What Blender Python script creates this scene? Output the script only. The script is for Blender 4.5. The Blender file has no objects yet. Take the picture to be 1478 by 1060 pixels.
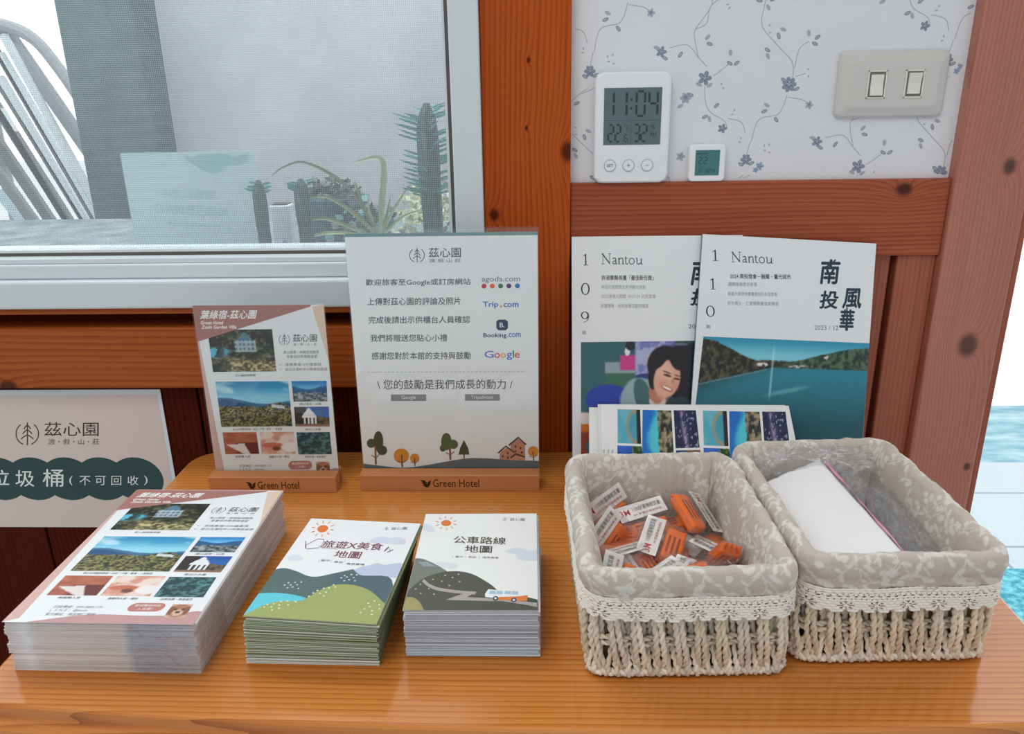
import bpy, bmesh, math, random
import numpy as np
from mathutils import Matrix, Vector
random.seed(7)
S = bpy.context.scene
COL = S.collection
PI = math.pi
T = 0.80                      # height of the counter top above the floor

# ------------------------------------------------------------------ camera, sky, lights, exposure
def camera():
    f, th, ro, ya = 1154.9, .3381, -.0175, -.0391
    def ray(a, b):
        cr, sr = math.cos(ro), math.sin(ro)
        xc = a*cr+b*sr; yc = -a*sr+b*cr
        c, s = math.cos(th), math.sin(th)
        Y = c-yc*s; Z = -s-yc*c; X = xc
        cy, sy = math.cos(ya), math.sin(ya)
        return Vector((X*cy+Y*sy, -X*sy+Y*cy, Z))
    F = ray(0, 0); R = ray(1, 0)-F; D = ray(0, 1)-F
    cd = bpy.data.cameras.new('camera'); cam = bpy.data.objects.new('camera', cd); COL.objects.link(cam)
    m = Matrix((R, -D, -F)).transposed().to_4x4()
    m.translation = (0, 0, T+.425)
    cam.matrix_world = m
    cd.sensor_width = 36; cd.lens = 36*f/1478; cd.clip_start = .01
    S.camera = cam
camera()
W = bpy.data.worlds.new('sky'); S.world = W; W.use_nodes = True
bg = W.node_tree.nodes['Background']; bg.inputs[0].default_value = (.985, .98, 1, 1); bg.inputs[1].default_value = 1
_t = W.node_tree; _tc = _t.nodes.new('ShaderNodeTexCoord'); _sx = _t.nodes.new('ShaderNodeSeparateXYZ'); _mr = _t.nodes.new('ShaderNodeMapRange')
_t.links.new(_tc.outputs['Generated'], _sx.inputs[0]); _t.links.new(_sx.outputs[1], _mr.inputs[0])      # open sky beyond the wall, dim room on this side
for _i, _v in ((1, -.1), (2, .25), (3, .62), (4, 1.9)): _mr.inputs[_i].default_value = _v
_t.links.new(_mr.outputs[0], bg.inputs[1])
def area(name, loc, target, sx, sy, power, col=(1, 1, 1)):
    l = bpy.data.lights.new(name, 'AREA'); l.shape = 'RECTANGLE'; l.size = sx; l.size_y = sy; l.energy = power; l.color = col
    o = bpy.data.objects.new(name, l); COL.objects.link(o); o.location = loc
    o.rotation_euler = (Vector(target)-Vector(loc)).to_track_quat('-Z', 'Y').to_euler()
    return o
area('overhead_fill', (-.5, -.3, T+1.55), (-.05, .7, T), .7, .7, 6.0, (1, .98, .95))  # added overhead light without a fitting, brightens the papers and counter
area('window_daylight', (-.55, 1.25, T+1.5), (-.1, .5, T), .9, .6, 4, (.92, .97, 1))
area('outdoor_fill', (-.8, 1.2, T+1.9), (-.8, 2.0, T+.3), 2.6, .3, 36, (.98, .98, 1))  # added light, no real lamp there; lifts the wall and plants outside
S.view_settings.view_transform = 'Standard'; S.view_settings.look = 'None'
S.view_settings.exposure = 0.06; S.view_settings.gamma = 1; S.view_settings.use_curve_mapping = False
S.cycles.transparent_max_bounces = 24

# ------------------------------------------------------------------ helpers
def lin(c):
    out = []
    for v in c:
        v = v/255.0
        out.append(v/12.92 if v <= .04045 else ((v+.055)/1.055)**2.4)
    return out
def lina(a):
    a = np.clip(a, 0, 1)
    return np.where(a <= .04045, a/12.92, ((a+.055)/1.055)**2.4)

class NT:
    def __init__(s, m): s.t = m.node_tree; s.n = s.t.nodes; s.l = s.t.links
    def add(s, ty, **kw):
        n = s.n.new(ty)
        for k, v in kw.items():
            if k == 'i':
                for a, b in v.items(): n.inputs[a].default_value = b
            else: setattr(n, k, v)
        return n
    def link(s, a, b): s.l.new(a, b)
    def math(s, op, a, b=None, c=None, clamp=False):
        n = s.n.new('ShaderNodeMath'); n.operation = op; n.use_clamp = clamp
        for i, x in enumerate((a, b, c)):
            if x is None: continue
            if isinstance(x, (int, float)): n.inputs[i].default_value = x
            else: s.link(x, n.inputs[i])
        return n.outputs[0]
    def mix(s, f, a, b):
        n = s.n.new('ShaderNodeMix'); n.data_type = 'RGBA'
        for sock, x in ((0, f), (6, a), (7, b)):
            if isinstance(x, (int, float)): n.inputs[sock].default_value = x
            elif isinstance(x, (tuple, list)): n.inputs[sock].default_value = (*x[:3], 1)
            else: s.link(x, n.inputs[sock])
        return n.outputs[2]

def mat(name, c=(200, 200, 200), rough=.5, spec=.5, metal=0, coat=0):
    m = bpy.data.materials.new(name); m.use_nodes = True
    b = m.node_tree.nodes['Principled BSDF']
    b.inputs['Base Color'].default_value = (*lin(c), 1); b.inputs['Roughness'].default_value = rough
    b.inputs['Specular IOR Level'].default_value = spec; b.inputs['Metallic'].default_value = metal
    b.inputs['Coat Weight'].default_value = coat
    return m
def attr_mat(name, rough=.5, spec=.5, bump=None, coat=0, vary=0):
    m = mat(name, rough=rough, spec=spec, coat=coat); t = NT(m); b = t.n['Principled BSDF']
    a = t.add('ShaderNodeAttribute', attribute_name='Col')
    out = a.outputs['Color']
    if vary:
        oi = t.add('ShaderNodeObjectInfo')
        f = t.math('MULTIPLY_ADD', oi.outputs['Random'], vary, 1-vary)
        v = t.add('ShaderNodeHueSaturation'); t.link(f, v.inputs['Value']); t.link(out, v.inputs['Color']); out = v.outputs[0]
    t.link(out, b.inputs['Base Color'])
    if bump:
        tc = t.add('ShaderNodeTexCoord'); n = t.add('ShaderNodeTexNoise', i={'Scale': bump[0], 'Detail': 4})
        t.link(tc.outputs['Object'], n.inputs['Vector'])
        bp = t.add('ShaderNodeBump', i={'Strength': bump[1], 'Distance': bump[2]})
        t.link(n.outputs[0], bp.inputs['Height']); t.link(bp.outputs[0], b.inputs['Normal'])
    return m

def wood(name, axis, dark, mid, light, freq=90, rough=.3, coat=.4, knots=(), warp=1.0, seed=0, cross=None, sharp=2.2, amp=.5, spec=.5):
    """grain runs along `axis`; `freq` growth rings per metre across it; knots = (x, y, z, radius) in object space"""
    m = mat(name, rough=rough, coat=coat, spec=spec); t = NT(m); b = t.n['Principled BSDF']
    b.inputs['Coat Roughness'].default_value = .1
    tc = t.add('ShaderNodeTexCoord'); ia = 'XYZ'.index(axis)
    def noise(scale, along, detail, rgh=.5):
        mp = t.add('ShaderNodeMapping'); sc = [1, 1, 1]; sc[ia] = along; mp.inputs['Scale'].default_value = sc
        mp.inputs['Location'].default_value = (seed*1.37, seed*.71, seed*.43); t.link(tc.outputs['Object'], mp.inputs[0])
        n = t.add('ShaderNodeTexNoise', i={'Scale': scale, 'Detail': detail, 'Roughness': rgh}); t.link(mp.outputs[0], n.inputs['Vector']); return n.outputs[0]
    sx = t.add('ShaderNodeSeparateXYZ'); t.link(tc.outputs['Object'], sx.inputs[0])
    cr_ = sx.outputs['XYZ'.index(cross or ('X' if axis == 'Z' else 'Z'))]
    big = noise(2.2, .3, 2); mid_n = noise(9, .12, 3)
    ph = t.math('MULTIPLY', cr_, freq)
    ph = t.math('ADD', ph, t.math('MULTIPLY', big, 9*warp)); ph = t.math('ADD', ph, t.math('MULTIPLY', mid_n, 2.6*warp))
    kd = None
    for (kx, ky, kz, r) in knots:
        sub = t.add('ShaderNodeVectorMath', operation='SUBTRACT'); t.link(tc.outputs['Object'], sub.inputs[0]); sub.inputs[1].default_value = (kx, ky, kz)
        s2 = t.add('ShaderNodeVectorMath', operation='MULTIPLY'); t.link(sub.outputs[0], s2.inputs[0])
        v = [1, 1, 1]; v[ia] = .75
        if axis != 'Y': v[1] = 0
        s2.inputs[1].default_value = v
        ln = t.add('ShaderNodeVectorMath', operation='LENGTH'); t.link(s2.outputs[0], ln.inputs[0])
        dd = t.math('ADD', ln.outputs['Value'], t.math('MULTIPLY', t.math('SUBTRACT', mid_n, .5), r*.8))
        q = t.math('DIVIDE', r, t.math('ADD', ln.outputs['Value'], r*.4)); ph = t.math('ADD', ph, t.math('MULTIPLY', q, freq*r*1.6))
        mr = t.add('ShaderNodeMapRange', i={1: r*.35, 2: r*.95, 3: 1, 4: 0}); mr.interpolation_type = 'SMOOTHSTEP'; t.link(dd, mr.inputs[0])
        kd = mr.outputs[0] if kd is None else t.math('MAXIMUM', kd, mr.outputs[0])
    ring = t.math('POWER', t.math('FRACT', ph), sharp)
    fine = noise(160, .02, 3, .6)
    v = t.math('MULTIPLY', ring, amp); v = t.math('ADD', v, t.math('MULTIPLY', t.math('SUBTRACT', fine, .5), .5)); v = t.math('ADD', v, t.math('MULTIPLY', t.math('SUBTRACT', noise(4, .25, 3), .5), .9))
    cr = t.add('ShaderNodeValToRGB'); e = cr.color_ramp.elements
    e[0].position = 0; e[0].color = (*lin(light), 1); e[1].position = .72; e[1].color = (*lin(dark), 1)
    x = cr.color_ramp.elements.new(.22); x.color = (*lin(mid), 1)
    t.link(v, cr.inputs[0]); out = cr.outputs[0]
    if kd is not None: out = t.mix(t.math('MULTIPLY', kd, .85), out, tuple(lin((dark[0]*.42, dark[1]*.3, dark[2]*.4))))
    t.link(out, b.inputs['Base Color'])
    bp = t.add('ShaderNodeBump', i={'Strength': .1, 'Distance': .0005}); t.link(v, bp.inputs['Height']); t.link(bp.outputs[0], b.inputs['Normal'])
    return m

def clear_mat(name, tint=(255, 255, 255), gloss=.05, rough=.03, bump=None, haze=0, hazecol=(255, 255, 255)):
    m = bpy.data.materials.new(name); m.use_nodes = True; t = NT(m); t.n.remove(t.n['Principled BSDF'])
    out = t.n['Material Output']
    tr = t.add('ShaderNodeBsdfTransparent'); tr.inputs[0].default_value = (*lin(tint), 1)
    gl = t.add('ShaderNodeBsdfGlossy'); gl.inputs['Roughness'].default_value = rough
    lw = t.add('ShaderNodeLayerWeight')
    if bump:
        tc = t.add('ShaderNodeTexCoord'); n = t.add('ShaderNodeTexNoise', i={'Scale': bump[0], 'Detail': 5, 'Roughness': .65, 'Distortion': 1.2})
        t.link(tc.outputs['Object'], n.inputs['Vector'])
        bp = t.add('ShaderNodeBump', i={'Strength': bump[1], 'Distance': bump[2]}); t.link(n.outputs[0], bp.inputs['Height'])
        t.link(bp.outputs[0], gl.inputs['Normal']); t.link(bp.outputs[0], lw.inputs['Normal'])
    f = t.math('MULTIPLY_ADD', t.math('POWER', lw.outputs['Facing'], 4), .8, gloss, clamp=True)
    mx = t.add('ShaderNodeMixShader'); t.link(f, mx.inputs[0]); t.link(tr.outputs[0], mx.inputs[1]); t.link(gl.outputs[0], mx.inputs[2])
    s = mx.outputs[0]
    if haze:
        df = t.add('ShaderNodeBsdfDiffuse'); df.inputs[0].default_value = (*lin(hazecol), 1)
        m2 = t.add('ShaderNodeMixShader'); m2.inputs[0].default_value = haze; t.link(s, m2.inputs[1]); t.link(df.outputs[0], m2.inputs[2]); s = m2.outputs[0]
    t.link(s, out.inputs[0])
    return m

class MB:
    def __init__(s): s.v = []; s.f = []; s.mi = []; s.c = []
    def add(s, verts, faces, m=0, col=(255, 255, 255)):
        o = len(s.v); s.v.extend([tuple(p) for p in verts])
        s.f.extend([tuple(o+i for i in f) for f in faces]); s.mi.extend([m]*len(faces))
        if isinstance(col, np.ndarray): s.c.extend(col.tolist())
        else: c = lin(col); s.c.extend([c]*len(verts))
        return s
    def box(s, x0, x1, y0, y1, z0, z1, m=0, col=(255, 255, 255), bev=0):
        bm = bmesh.new(); bmesh.ops.create_cube(bm, size=1)
        for v in bm.verts: v.co = ((x0+x1)/2+v.co.x*(x1-x0), (y0+y1)/2+v.co.y*(y1-y0), (z0+z1)/2+v.co.z*(z1-z0))
        if bev: bmesh.ops.bevel(bm, geom=bm.edges[:], offset=bev, segments=2, profile=.5, affect='EDGES')
        return s.bm(bm, m, col)
    def bm(s, bm, m=0, col=(255, 255, 255)):
        bm.verts.index_update(); bm.normal_update()
        s.add([v.co[:] for v in bm.verts], [[v.index for v in f.verts] for f in bm.faces], m, col); bm.free(); return s
    def loft(s, rings, m=0, col=(255, 255, 255), caps=True, close=True):
        n = len(rings[0]); vs = [p for r in rings for p in r]; fs = []
        for i in range(len(rings)-1):
            for j in range(n if close else n-1):
                k = (j+1) % n; fs.append((i*n+j, i*n+k, (i+1)*n+k, (i+1)*n+j))
        if caps: fs.append(tuple(range(n-1, -1, -1))); fs.append(tuple((len(rings)-1)*n+j for j in range(n)))
        return s.add(vs, fs, m, col)
    def tube(s, pts, r, n=8, m=0, col=(255, 255, 255), caps=True):
        pts = [Vector(p) for p in pts]; rings = []; up = None
        for i, p in enumerate(pts):
            d = (pts[min(i+1, len(pts)-1)]-pts[max(i-1, 0)]).normalized()
            if up is None: up = d.orthogonal().normalized()
            up = (up-d*up.dot(d)).normalized(); sd = d.cross(up)
            rr = r[i] if isinstance(r, (list, tuple)) else r
            rings.append([tuple(p+(up*math.cos(a)+sd*math.sin(a))*rr) for a in [2*PI*k/n for k in range(n)]])
        return s.loft(rings, m, col, caps)
    def ellipsoid(s, c, r, rot=None, m=0, col=(255, 255, 255), seg=10):
        bm = bmesh.new(); bmesh.ops.create_uvsphere(bm, u_segments=seg, v_segments=max(6, seg*2//3), radius=1)
        M = Matrix.Translation(c) @ (rot.to_4x4() if rot else Matrix()) @ Matrix.Diagonal((*r, 1))
        bm.transform(M); return s.bm(bm, m, col)
    def build(s, name, mats, parent=None, smooth=False, loc=None):
        me = bpy.data.meshes.new(name); me.from_pydata(s.v, [], s.f)
        for x in (mats if isinstance(mats, (list, tuple)) else [mats]): me.materials.append(x)
        me.polygons.foreach_set('material_index', s.mi)
        if smooth: me.polygons.foreach_set('use_smooth', [True]*len(me.polygons))
        a = me.attributes.new('Col', 'FLOAT_COLOR', 'POINT')
        c = np.ones((len(s.v), 4), np.float32); c[:, :3] = np.array(s.c, np.float32).reshape(-1, 3); a.data.foreach_set('color', c.ravel())
        me.update()
        o = bpy.data.objects.new(name, me); COL.objects.link(o)
        if parent: o.parent = parent
        if loc: o.location = loc
        return o
def thing(name, label, cat, loc, rz=0, group=None):
    o = bpy.data.objects.new(name, None); COL.objects.link(o); o.location = loc; o.rotation_euler = (0, 0, rz); o.empty_display_size = .02
    return tag(o, label, cat, group)
def tag(o, label, cat, group=None, kind=None):
    o['label'] = label; o['category'] = cat
    if group: o['group'] = group
    if kind: o['kind'] = kind
    return o
def struct(o): o['kind'] = 'structure'; return o
def dup(o, parent=None):
    c = o.copy(); COL.objects.link(c)
    if parent: c.parent = parent
    for ch in o.children: dup(ch, c)
    return c

# ------------------------------------------------------------------ lettering and print
_tc = {}
class Faces(list): pass
def glyphs(s, bold=0, shear=0):
    k = (s, bold, shear)
    if k not in _tc:
        cu = bpy.data.curves.new('t', 'FONT'); cu.body = s; cu.resolution_u = 2; cjk = any(ord(c_) > 0x2E80 for c_ in s); cu.offset = 0 if cjk else bold*.45; cu.shear = shear
        o = bpy.data.objects.new('t', cu); COL.objects.link(o)
        dg = bpy.context.evaluated_depsgraph_get(); ev = o.evaluated_get(dg); me = ev.to_mesh()
        v = np.array([x.co[:2] for x in me.vertices], float).reshape(-1, 2); f = [tuple(p.vertices) for p in me.polygons]
        ev.to_mesh_clear()
        if cjk and bold:
            v0, f0 = v, f; d = bold*.5; v = np.vstack([v0+np.array(q)*d for q in ((0, 0), (1, 0), (-1, 0), (0, 1), (0, -1))]); f = [tuple(i+k_*len(v0) for i in q) for k_ in range(5) for q in f0]
        bpy.data.objects.remove(o); bpy.data.curves.remove(cu)
        lo = v.min(0); hi = v.max(0); _tc[k] = ((v-lo)/np.maximum(hi-lo, 1e-6), Faces(f)); _tc[k][1].copies = 5 if cjk and bold else 1
    return _tc[k]
def spline(p, n=8, close=False):
    p = [np.array(q, float) for q in p]; out = []
    N = len(p); rng = range(N if close else N-1)
    for i in rng:
        if close: a, b, c, d = p[i-1], p[i], p[(i+1) % N], p[(i+2) % N]
        else: a, b, c, d = p[max(i-1, 0)], p[i], p[i+1], p[min(i+2, N-1)]
        for t in np.linspace(0, 1, n, endpoint=False):
            out.append(.5*((2*b)+(-a+c)*t+(2*a-5*b+4*c-d)*t*t+(-a+3*b-3*c+d)*t**3))
    if not close: out.append(p[-1])
    return np.array(out)
def homog(src, dst):
    A = []
    for (x, y), (u, v) in zip(src, dst):
        A.append([x, y, 1, 0, 0, 0, -u*x, -u*y, -u]); A.append([0, 0, 0, x, y, 1, -v*x, -v*y, -v])
    return np.linalg.svd(np.array(A, float))[2][-1].reshape(3, 3)
class Sheet:
    """a printed sheet W x H in its own plane (u right, v up); layout given in the measuring frame `src` -> sheet `dst`"""
    STEP = 0.00004
    def __init__(s, W, H, src=None, dst=None, mb=None, base=(238, 237, 236), z0=0, place=None, back=True):
        s.W, s.H = W, H; s.M = homog(src, dst) if src else None
        s.mb = mb or MB(); s.z0 = z0; s.place = place or (lambda u, v, w: (u, v, w))
        if base: s.put([(0, 0), (W, 0), (W, H), (0, H)], [(0, 1, 2, 3)], base, 0)
    def uv(s, p):
        p = np.atleast_2d(np.array(p, float))
        if s.M is None: return p
        q = np.c_[p, np.ones(len(p))] @ s.M.T
        return q[:, :2]/q[:, 2:]
    def put(s, uv, faces, col, lay):
        n = getattr(faces, 'copies', 1)
        if n > 1:       # the copies that fatten a glyph lie one above the other
            a, b = len(uv)//n, len(faces)//n
            for k in range(n): s.put(uv[k*a:(k+1)*a], [tuple(i-k*a for i in f) for f in faces[k*b:(k+1)*b]], col, lay+.1*k)
            return
        s.k = getattr(s, 'k', 0)+1; z = s.z0+lay*s.STEP+(s.k % 12)*3e-6
        s.mb.add([s.place(float(a), float(b), z) for a, b in uv], faces, 0, col)
    def clip(s, uv): return np.c_[np.clip(uv[:, 0], 0, s.W), np.clip(uv[:, 1], 0, s.H)]
    def poly(s, pts, col, lay=1, smooth=False, clip=True):
        if smooth: pts = spline(pts, 6, True)
        q = s.uv(pts)
        if clip: q = s.clip(q)
        if len(q) > 4 or True:
            bm = bmesh.new(); vs = [bm.verts.new((a, b, 0)) for a, b in q]
            try:
                fc = bm.faces.new(vs); bmesh.ops.triangulate(bm, faces=[fc])
            except Exception: bm.free(); return
            bm.normal_update()
            for f_ in bm.faces:
                if f_.normal.z < 0: f_.normal_flip()
            bm.verts.index_update()
            s.put([v.co[:2] for v in bm.verts], [[v.index for v in f_.verts] for f_ in bm.faces], col, lay); bm.free()
    def ell(s, cx, cy, rx, ry, col, lay=1, n=20, ang=0):
        a = np.linspace(0, 2*PI, n, endpoint=False); x = rx*np.cos(a); y = ry*np.sin(a)
        s.poly(np.c_[cx+x*math.cos(ang)-y*math.sin(ang), cy+x*math.sin(ang)+y*math.cos(ang)], col, lay)
    def line(s, pts, w, col, lay=1, sm=0, close=False, taper=False):
        p = spline(pts, sm, close) if sm else np.array(pts, float)
        if close: p = np.vstack([p, p[:1]])
        d = np.gradient(p, axis=0); d /= np.maximum(np.linalg.norm(d, axis=1, keepdims=True), 1e-9)
        nrm = np.c_[-d[:, 1], d[:, 0]]*(w/2)
        if taper: nrm = nrm*np.linspace(1, .25, len(p))[:, None]
        a = s.uv(p+nrm); b = s.uv(p-nrm); n = len(p)
        s.put(np.vstack([a, b]), [(i, i+1, n+i+1, n+i) for i in range(n-1)], col, lay)
    def text(s, t, x0, y0, x1, y1, col=(40, 40, 45), bold=0, shear=0, lay=3, mirror=False):
        g, f = glyphs(t, bold, shear)
        gx = 1-g[:, 0] if mirror else g[:, 0]
        q = s.uv(np.c_[x0+gx*(x1-x0), y1+g[:, 1]*(y0-y1)])
        s.put(q, f, col, lay)
    def vtext(s, chars, boxes, col, bold=0, lay=3, shear=0):
        for ch, b in zip(chars, boxes): s.text(ch, *b, col, bold, shear, lay)
    def photo(s, quad, fn, nx, ny, lay=1):
        q = np.array(quad, float)   # TL TR BR BL
        U, V = np.meshgrid(np.linspace(0, 1, nx+1), np.linspace(0, 1, ny+1))
        P = (q[0]*((1-U)*V)[..., None]+q[1]*(U*V)[..., None]+q[2]*(U*(1-V))[..., None]+q[3]*((1-U)*(1-V))[..., None]).reshape(-1, 2)
        rgb = lina(fn(U, V)).reshape(-1, 3)
        uv = s.clip(s.uv(P)); n = nx+1
        s.put(uv, [(j*n+i, j*n+i+1, (j+1)*n+i+1, (j+1)*n+i) for j in range(ny) for i in range(nx)], rgb, lay)
    def logo(s, cx, cy, r, col, lw=None):
        lw = lw or r*.1; a = np.linspace(-1.25, 1.35, 14)
        for sg in (1, -1):
            aa = np.linspace(-.95, 1.2, 14) if sg > 0 else np.linspace(PI-1.2, PI+.95, 14)
            s.line(np.c_[cx+r*np.cos(aa), cy+r*np.sin(aa)], lw, col, 2)
        s.line([(cx, cy-r*1.0), (cx+r*.02, cy+r*1.02)], lw*1.1, col, 2)
        for (yy, ww) in ((-.62, .3), (-.2, .42), (.25, .55)):
            for sg in (-1, 1): s.line([(cx, cy+r*(yy-.15)), (cx+sg*r*ww*.6, cy+r*(yy+.02)), (cx+sg*r*ww, cy+r*(yy+.22))], lw, col, 2, 4)
    def sun(s, cx, cy, r, col=(226, 122, 52)):
        s.ell(cx, cy, r, r*.62, col, 2)
        for k in range(10):
            a = 2*PI*k/10+.2
            s.line([(cx+math.cos(a)*r*1.5, cy+math.sin(a)*r*.95), (cx+math.cos(a)*r*2.15, cy+math.sin(a)*r*1.4)], r*.17, (226, 150, 100), 2)

def h2(x, y, s): 
    v = np.sin(x*127.1+y*311.7+s*74.7)*43758.5453
    return v-np.floor(v)
def vn(x, y, s=0):
    xi, yi = np.floor(x), np.floor(y); fx, fy = x-xi, y-yi; fx = fx*fx*(3-2*fx); fy = fy*fy*(3-2*fy)
    return (h2(xi, yi, s)*(1-fx)+h2(xi+1, yi, s)*fx)*(1-fy)+(h2(xi, yi+1, s)*(1-fx)+h2(xi+1, yi+1, s)*fx)*fy
def fbm(x, y, s=0, o=4): return sum(vn(x*2**k, y*2**k, s+k)*.5**k for k in range(o))/sum(.5**k for k in range(o))
def C(*c): return np.array(c, float)/255
def mixc(a, b, m): m = np.clip(m, 0, 1)[..., None]; return a*(1-m)+b*m
def full(U, c): return np.ones(U.shape+(3,))*C(*c)
def sst(a, b, x): t = np.clip((x-a)/(b-a), 0, 1); return t*t*(3-2*t)
def emask(U, V, cx, cy, rx, ry, ang=0, soft=.15):
    x, y = U-cx, V-cy; c, s = math.cos(ang), math.sin(ang); d = np.hypot((x*c+y*s)/rx, (-x*s+y*c)/ry)
    return 1-sst(1-soft, 1+soft, d)
def trees(U, V, s, dark, light, k=22):
    n = fbm(U*k, V*k, s); return mixc(full(U, dark), C(*light), sst(.32, .72, n))
def ph_house(U, V):
    c = trees(U, V, 3, (22, 30, 24), (104, 104, 74), 22)
    c = mixc(c, trees(U, V, 5, (80, 72, 46), (206, 192, 140), 26), sst(.40, .22, V+.16*(fbm(U*5, V*5, 8)-.5))*sst(.2, .45, U+.2*fbm(U*6, V*6, 2)))
    c = mixc(c, C(96, 186, 214), emask(U, V, .1, .46, .2, .13, .15, .35)*sst(.35, .5, fbm(U*9, V*9, 2)+.12))
    roof = (np.abs(U-.56) < (.95-V)*.62) & (V > .70) & (V < .95)
    c = mixc(c, C(92, 140, 166), roof*(.6+.4*(np.sin((U+V)*150) > 0)))
    body = (U > .39) & (U < .72) & (V > .46) & (V < .74)
    c = mixc(c, C(188, 208, 220), body*.8); c = mixc(c, C(52, 76, 98), body*((np.sin(U*95+.6) > .1) & (np.sin(V*60) > -.3))*.6)
    return mixc(c, C(20, 26, 20), sst(.5, .62, fbm(U*7, V*7, 21))*sst(.35, .8, np.abs(U-.55)*1.4+V*.3)*.85)
def ph_pano(U, V):
    sky = mixc(full(U, (150, 215, 235)), C(40, 140, 190), sst(.6, 1.0, V+.15*(fbm(U*3, V*6, 4)-.5)))
    sky = mixc(sky, C(230, 244, 248), sst(.5, .8, fbm(U*3+V*2, V*5, 9))*.7*sst(.6, .8, V))
    ridge = .60+.05*np.sin(U*5+.6)-.09*sst(.0, .5, U)+.07*sst(.5, 1, U)+.02*fbm(U*12, V*0, 2)
    c = mixc(sky, C(58, 112, 150), sst(.01, -.01, V-ridge)); c = mixc(c, C(32, 84, 130), sst(.01, -.02, V-ridge+.1*fbm(U*4, 0*V, 6)))
    tl = .42+.05*fbm(U*9, V*0, 7)+.1*sst(.6, .85, U)*sst(1, .85, U)
    tr = trees(U, V, 11, (34, 42, 26), (160, 152, 92), 44)
    c = mixc(c, tr, sst(.015, -.015, V-tl))
    c = mixc(c, C(225, 232, 235), ((np.abs(U-.83) < .09) & (np.abs(V-.44+.2*(U-.83)) < .035))*.9)
    return c
def ph_small(U, V):
    c = mixc(full(U, (110, 190, 230)), C(40, 130, 200), sst(.6, 1, V))
    c = mixc(c, C(40, 92, 140), sst(.02, -.02, V-.68-.08*np.sin(U*6+2)))
    c = mixc(c, trees(U, V, 31, (40, 52, 60), (170, 176, 178), 16), sst(.03, -.03, V-.45))
    return c
def ph_aframe(U, V):
    c = mixc(full(U, (60, 130, 200)), C(20, 80, 160), V)
    c = mixc(c, trees(U, V, 41, (40, 34, 26), (120, 104, 80), 14), sst(.02, -.02, V-.55-.1*np.sin(U*5)))
    c = mixc(c, C(44, 34, 30), sst(.35, .3, U))
    w = (U > .22) & (U < .62) & (V < .98-np.abs(U-.42)*2.2) & (V > .12)
    c = mixc(c, C(232, 234, 236), w*1.0); c = mixc(c, C(40, 44, 50), (w & (V < .45) & (np.sin(U*60) > 0))*1.0)
    return mixc(c, C(150, 110, 90), sst(.14, .1, V))
def ph_bed(U, V):
    c = mixc(full(U, (150, 72, 52)), C(206, 128, 96), fbm(U*4, V*5, 51)); c = mixc(c, C(110, 44, 34), sst(.55, .5, V)*sst(.3, .5, U))
    return mixc(c, C(236, 226, 222), ((V < .45+.1*(U-.3)) & (V > .5-U*.9) & (U < .62+.3*(.4-V)))*.95)
def ph_room(U, V):
    c = mixc(full(U, (214, 152, 128)), C(238, 214, 204), sst(.35, .65, fbm(U*4, V*4, 61)))
    c = mixc(c, C(200, 110, 84), emask(U, V, .35, .4, .3, .12)); c = mixc(c, C(120, 66, 54), emask(U, V, .45, .25, .12, .1))
    return mixc(c, C(240, 232, 228), emask(U, V, .85, .3, .25, .22))
def ph_green(U, V): return mixc(trees(U, V, 71, (22, 52, 56), (90, 140, 140), 16), C(24, 60, 66), sst(.5, .7, fbm(U*4, V*4, 77)))
def ph_puppy(U, V):
    c = full(U, (206, 176, 160)); c = mixc(c, C(176, 120, 90), emask(U, V, .5, .5, .48, .5)); c = mixc(c, C(140, 88, 62), np.maximum(emask(U, V, .12, .5, .15, .34), emask(U, V, .88, .5, .15, .34)))
    c = mixc(c, C(216, 180, 156), emask(U, V, .5, .34, .25, .24)); c = mixc(c, C(30, 24, 24), np.maximum(emask(U, V, .33, .58, .07, .08), emask(U, V, .67, .58, .07, .08)))
    return mixc(c, C(50, 36, 36), emask(U, V, .5, .38, .11, .09))
def ph_lake(U, V0):
    V = 1-(1-V0)*903/483.
    sky = mixc(full(U, (126, 205, 222)), C(42, 150, 185), sst(.84, 1, V))
    hillL = .975-.185*sst(.0, .36, U)+.018*fbm(U*24, V*0, 3); hillR = .785+.16*sst(.45, 1.0, U)+.015*fbm(U*18, 0*V, 5)
    hill = np.maximum(hillL, np.maximum(hillR*(U > .4), .79+.02*fbm(U*30, 0*V, 9)))
    t = mixc(trees(U, V*.5, 81, (20, 26, 24), (88, 84, 58), 60), trees(U, V*.5, 83, (26, 48, 46), (84, 112, 84), 60), sst(.4, .6, U))
    c = mixc(sky, t, sst(.006, -.006, V-hill))
    shore = np.minimum(.57+.165*np.clip(U/.42, 0, 1), .735)+.008*fbm(U*20, 0*V, 12)
    wat = mixc(full(U, (14, 84, 98)), C(36, 134, 154), sst(.1, .75, V)); wat = mixc(wat, C(14, 40, 44), sst(.6, .0, U+1.6*(.74-V))*.9)
    wat = wat+(fbm(U*30, V*60, 17)-.5)[..., None]*.04
    c = mixc(c, wat, sst(.006, -.006, V-shore)); c = mixc(c, C(140, 150, 150), ((np.abs(V-shore+.012) < .005) & (U < .4))*.7)
    c = mixc(c, C(228, 222, 222), emask(U, V, .37, .765, .035, .018)*sst(.35, .5, fbm(U*50, V*50, 3))); c = mixc(c, C(204, 206, 200), emask(U, V, .6, .755, .07, .012)*sst(.4, .55, fbm(U*60, V*60, 8)))
    c = mixc(c, C(214, 206, 190), emask(U, V, .76, .845, .03, .02)*sst(.4, .6, fbm(U*60, V*60, 18)))
    c = mixc(c, C(190, 235, 240), (np.exp(-((U-.43)/.006)**2)*sst(.42, .52, V)*sst(.98, .85, V))*.7)
    return mixc(c, C(140, 205, 212), emask(U, V, .53, .53, .12, .02, .35, .6)*.5)
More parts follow.
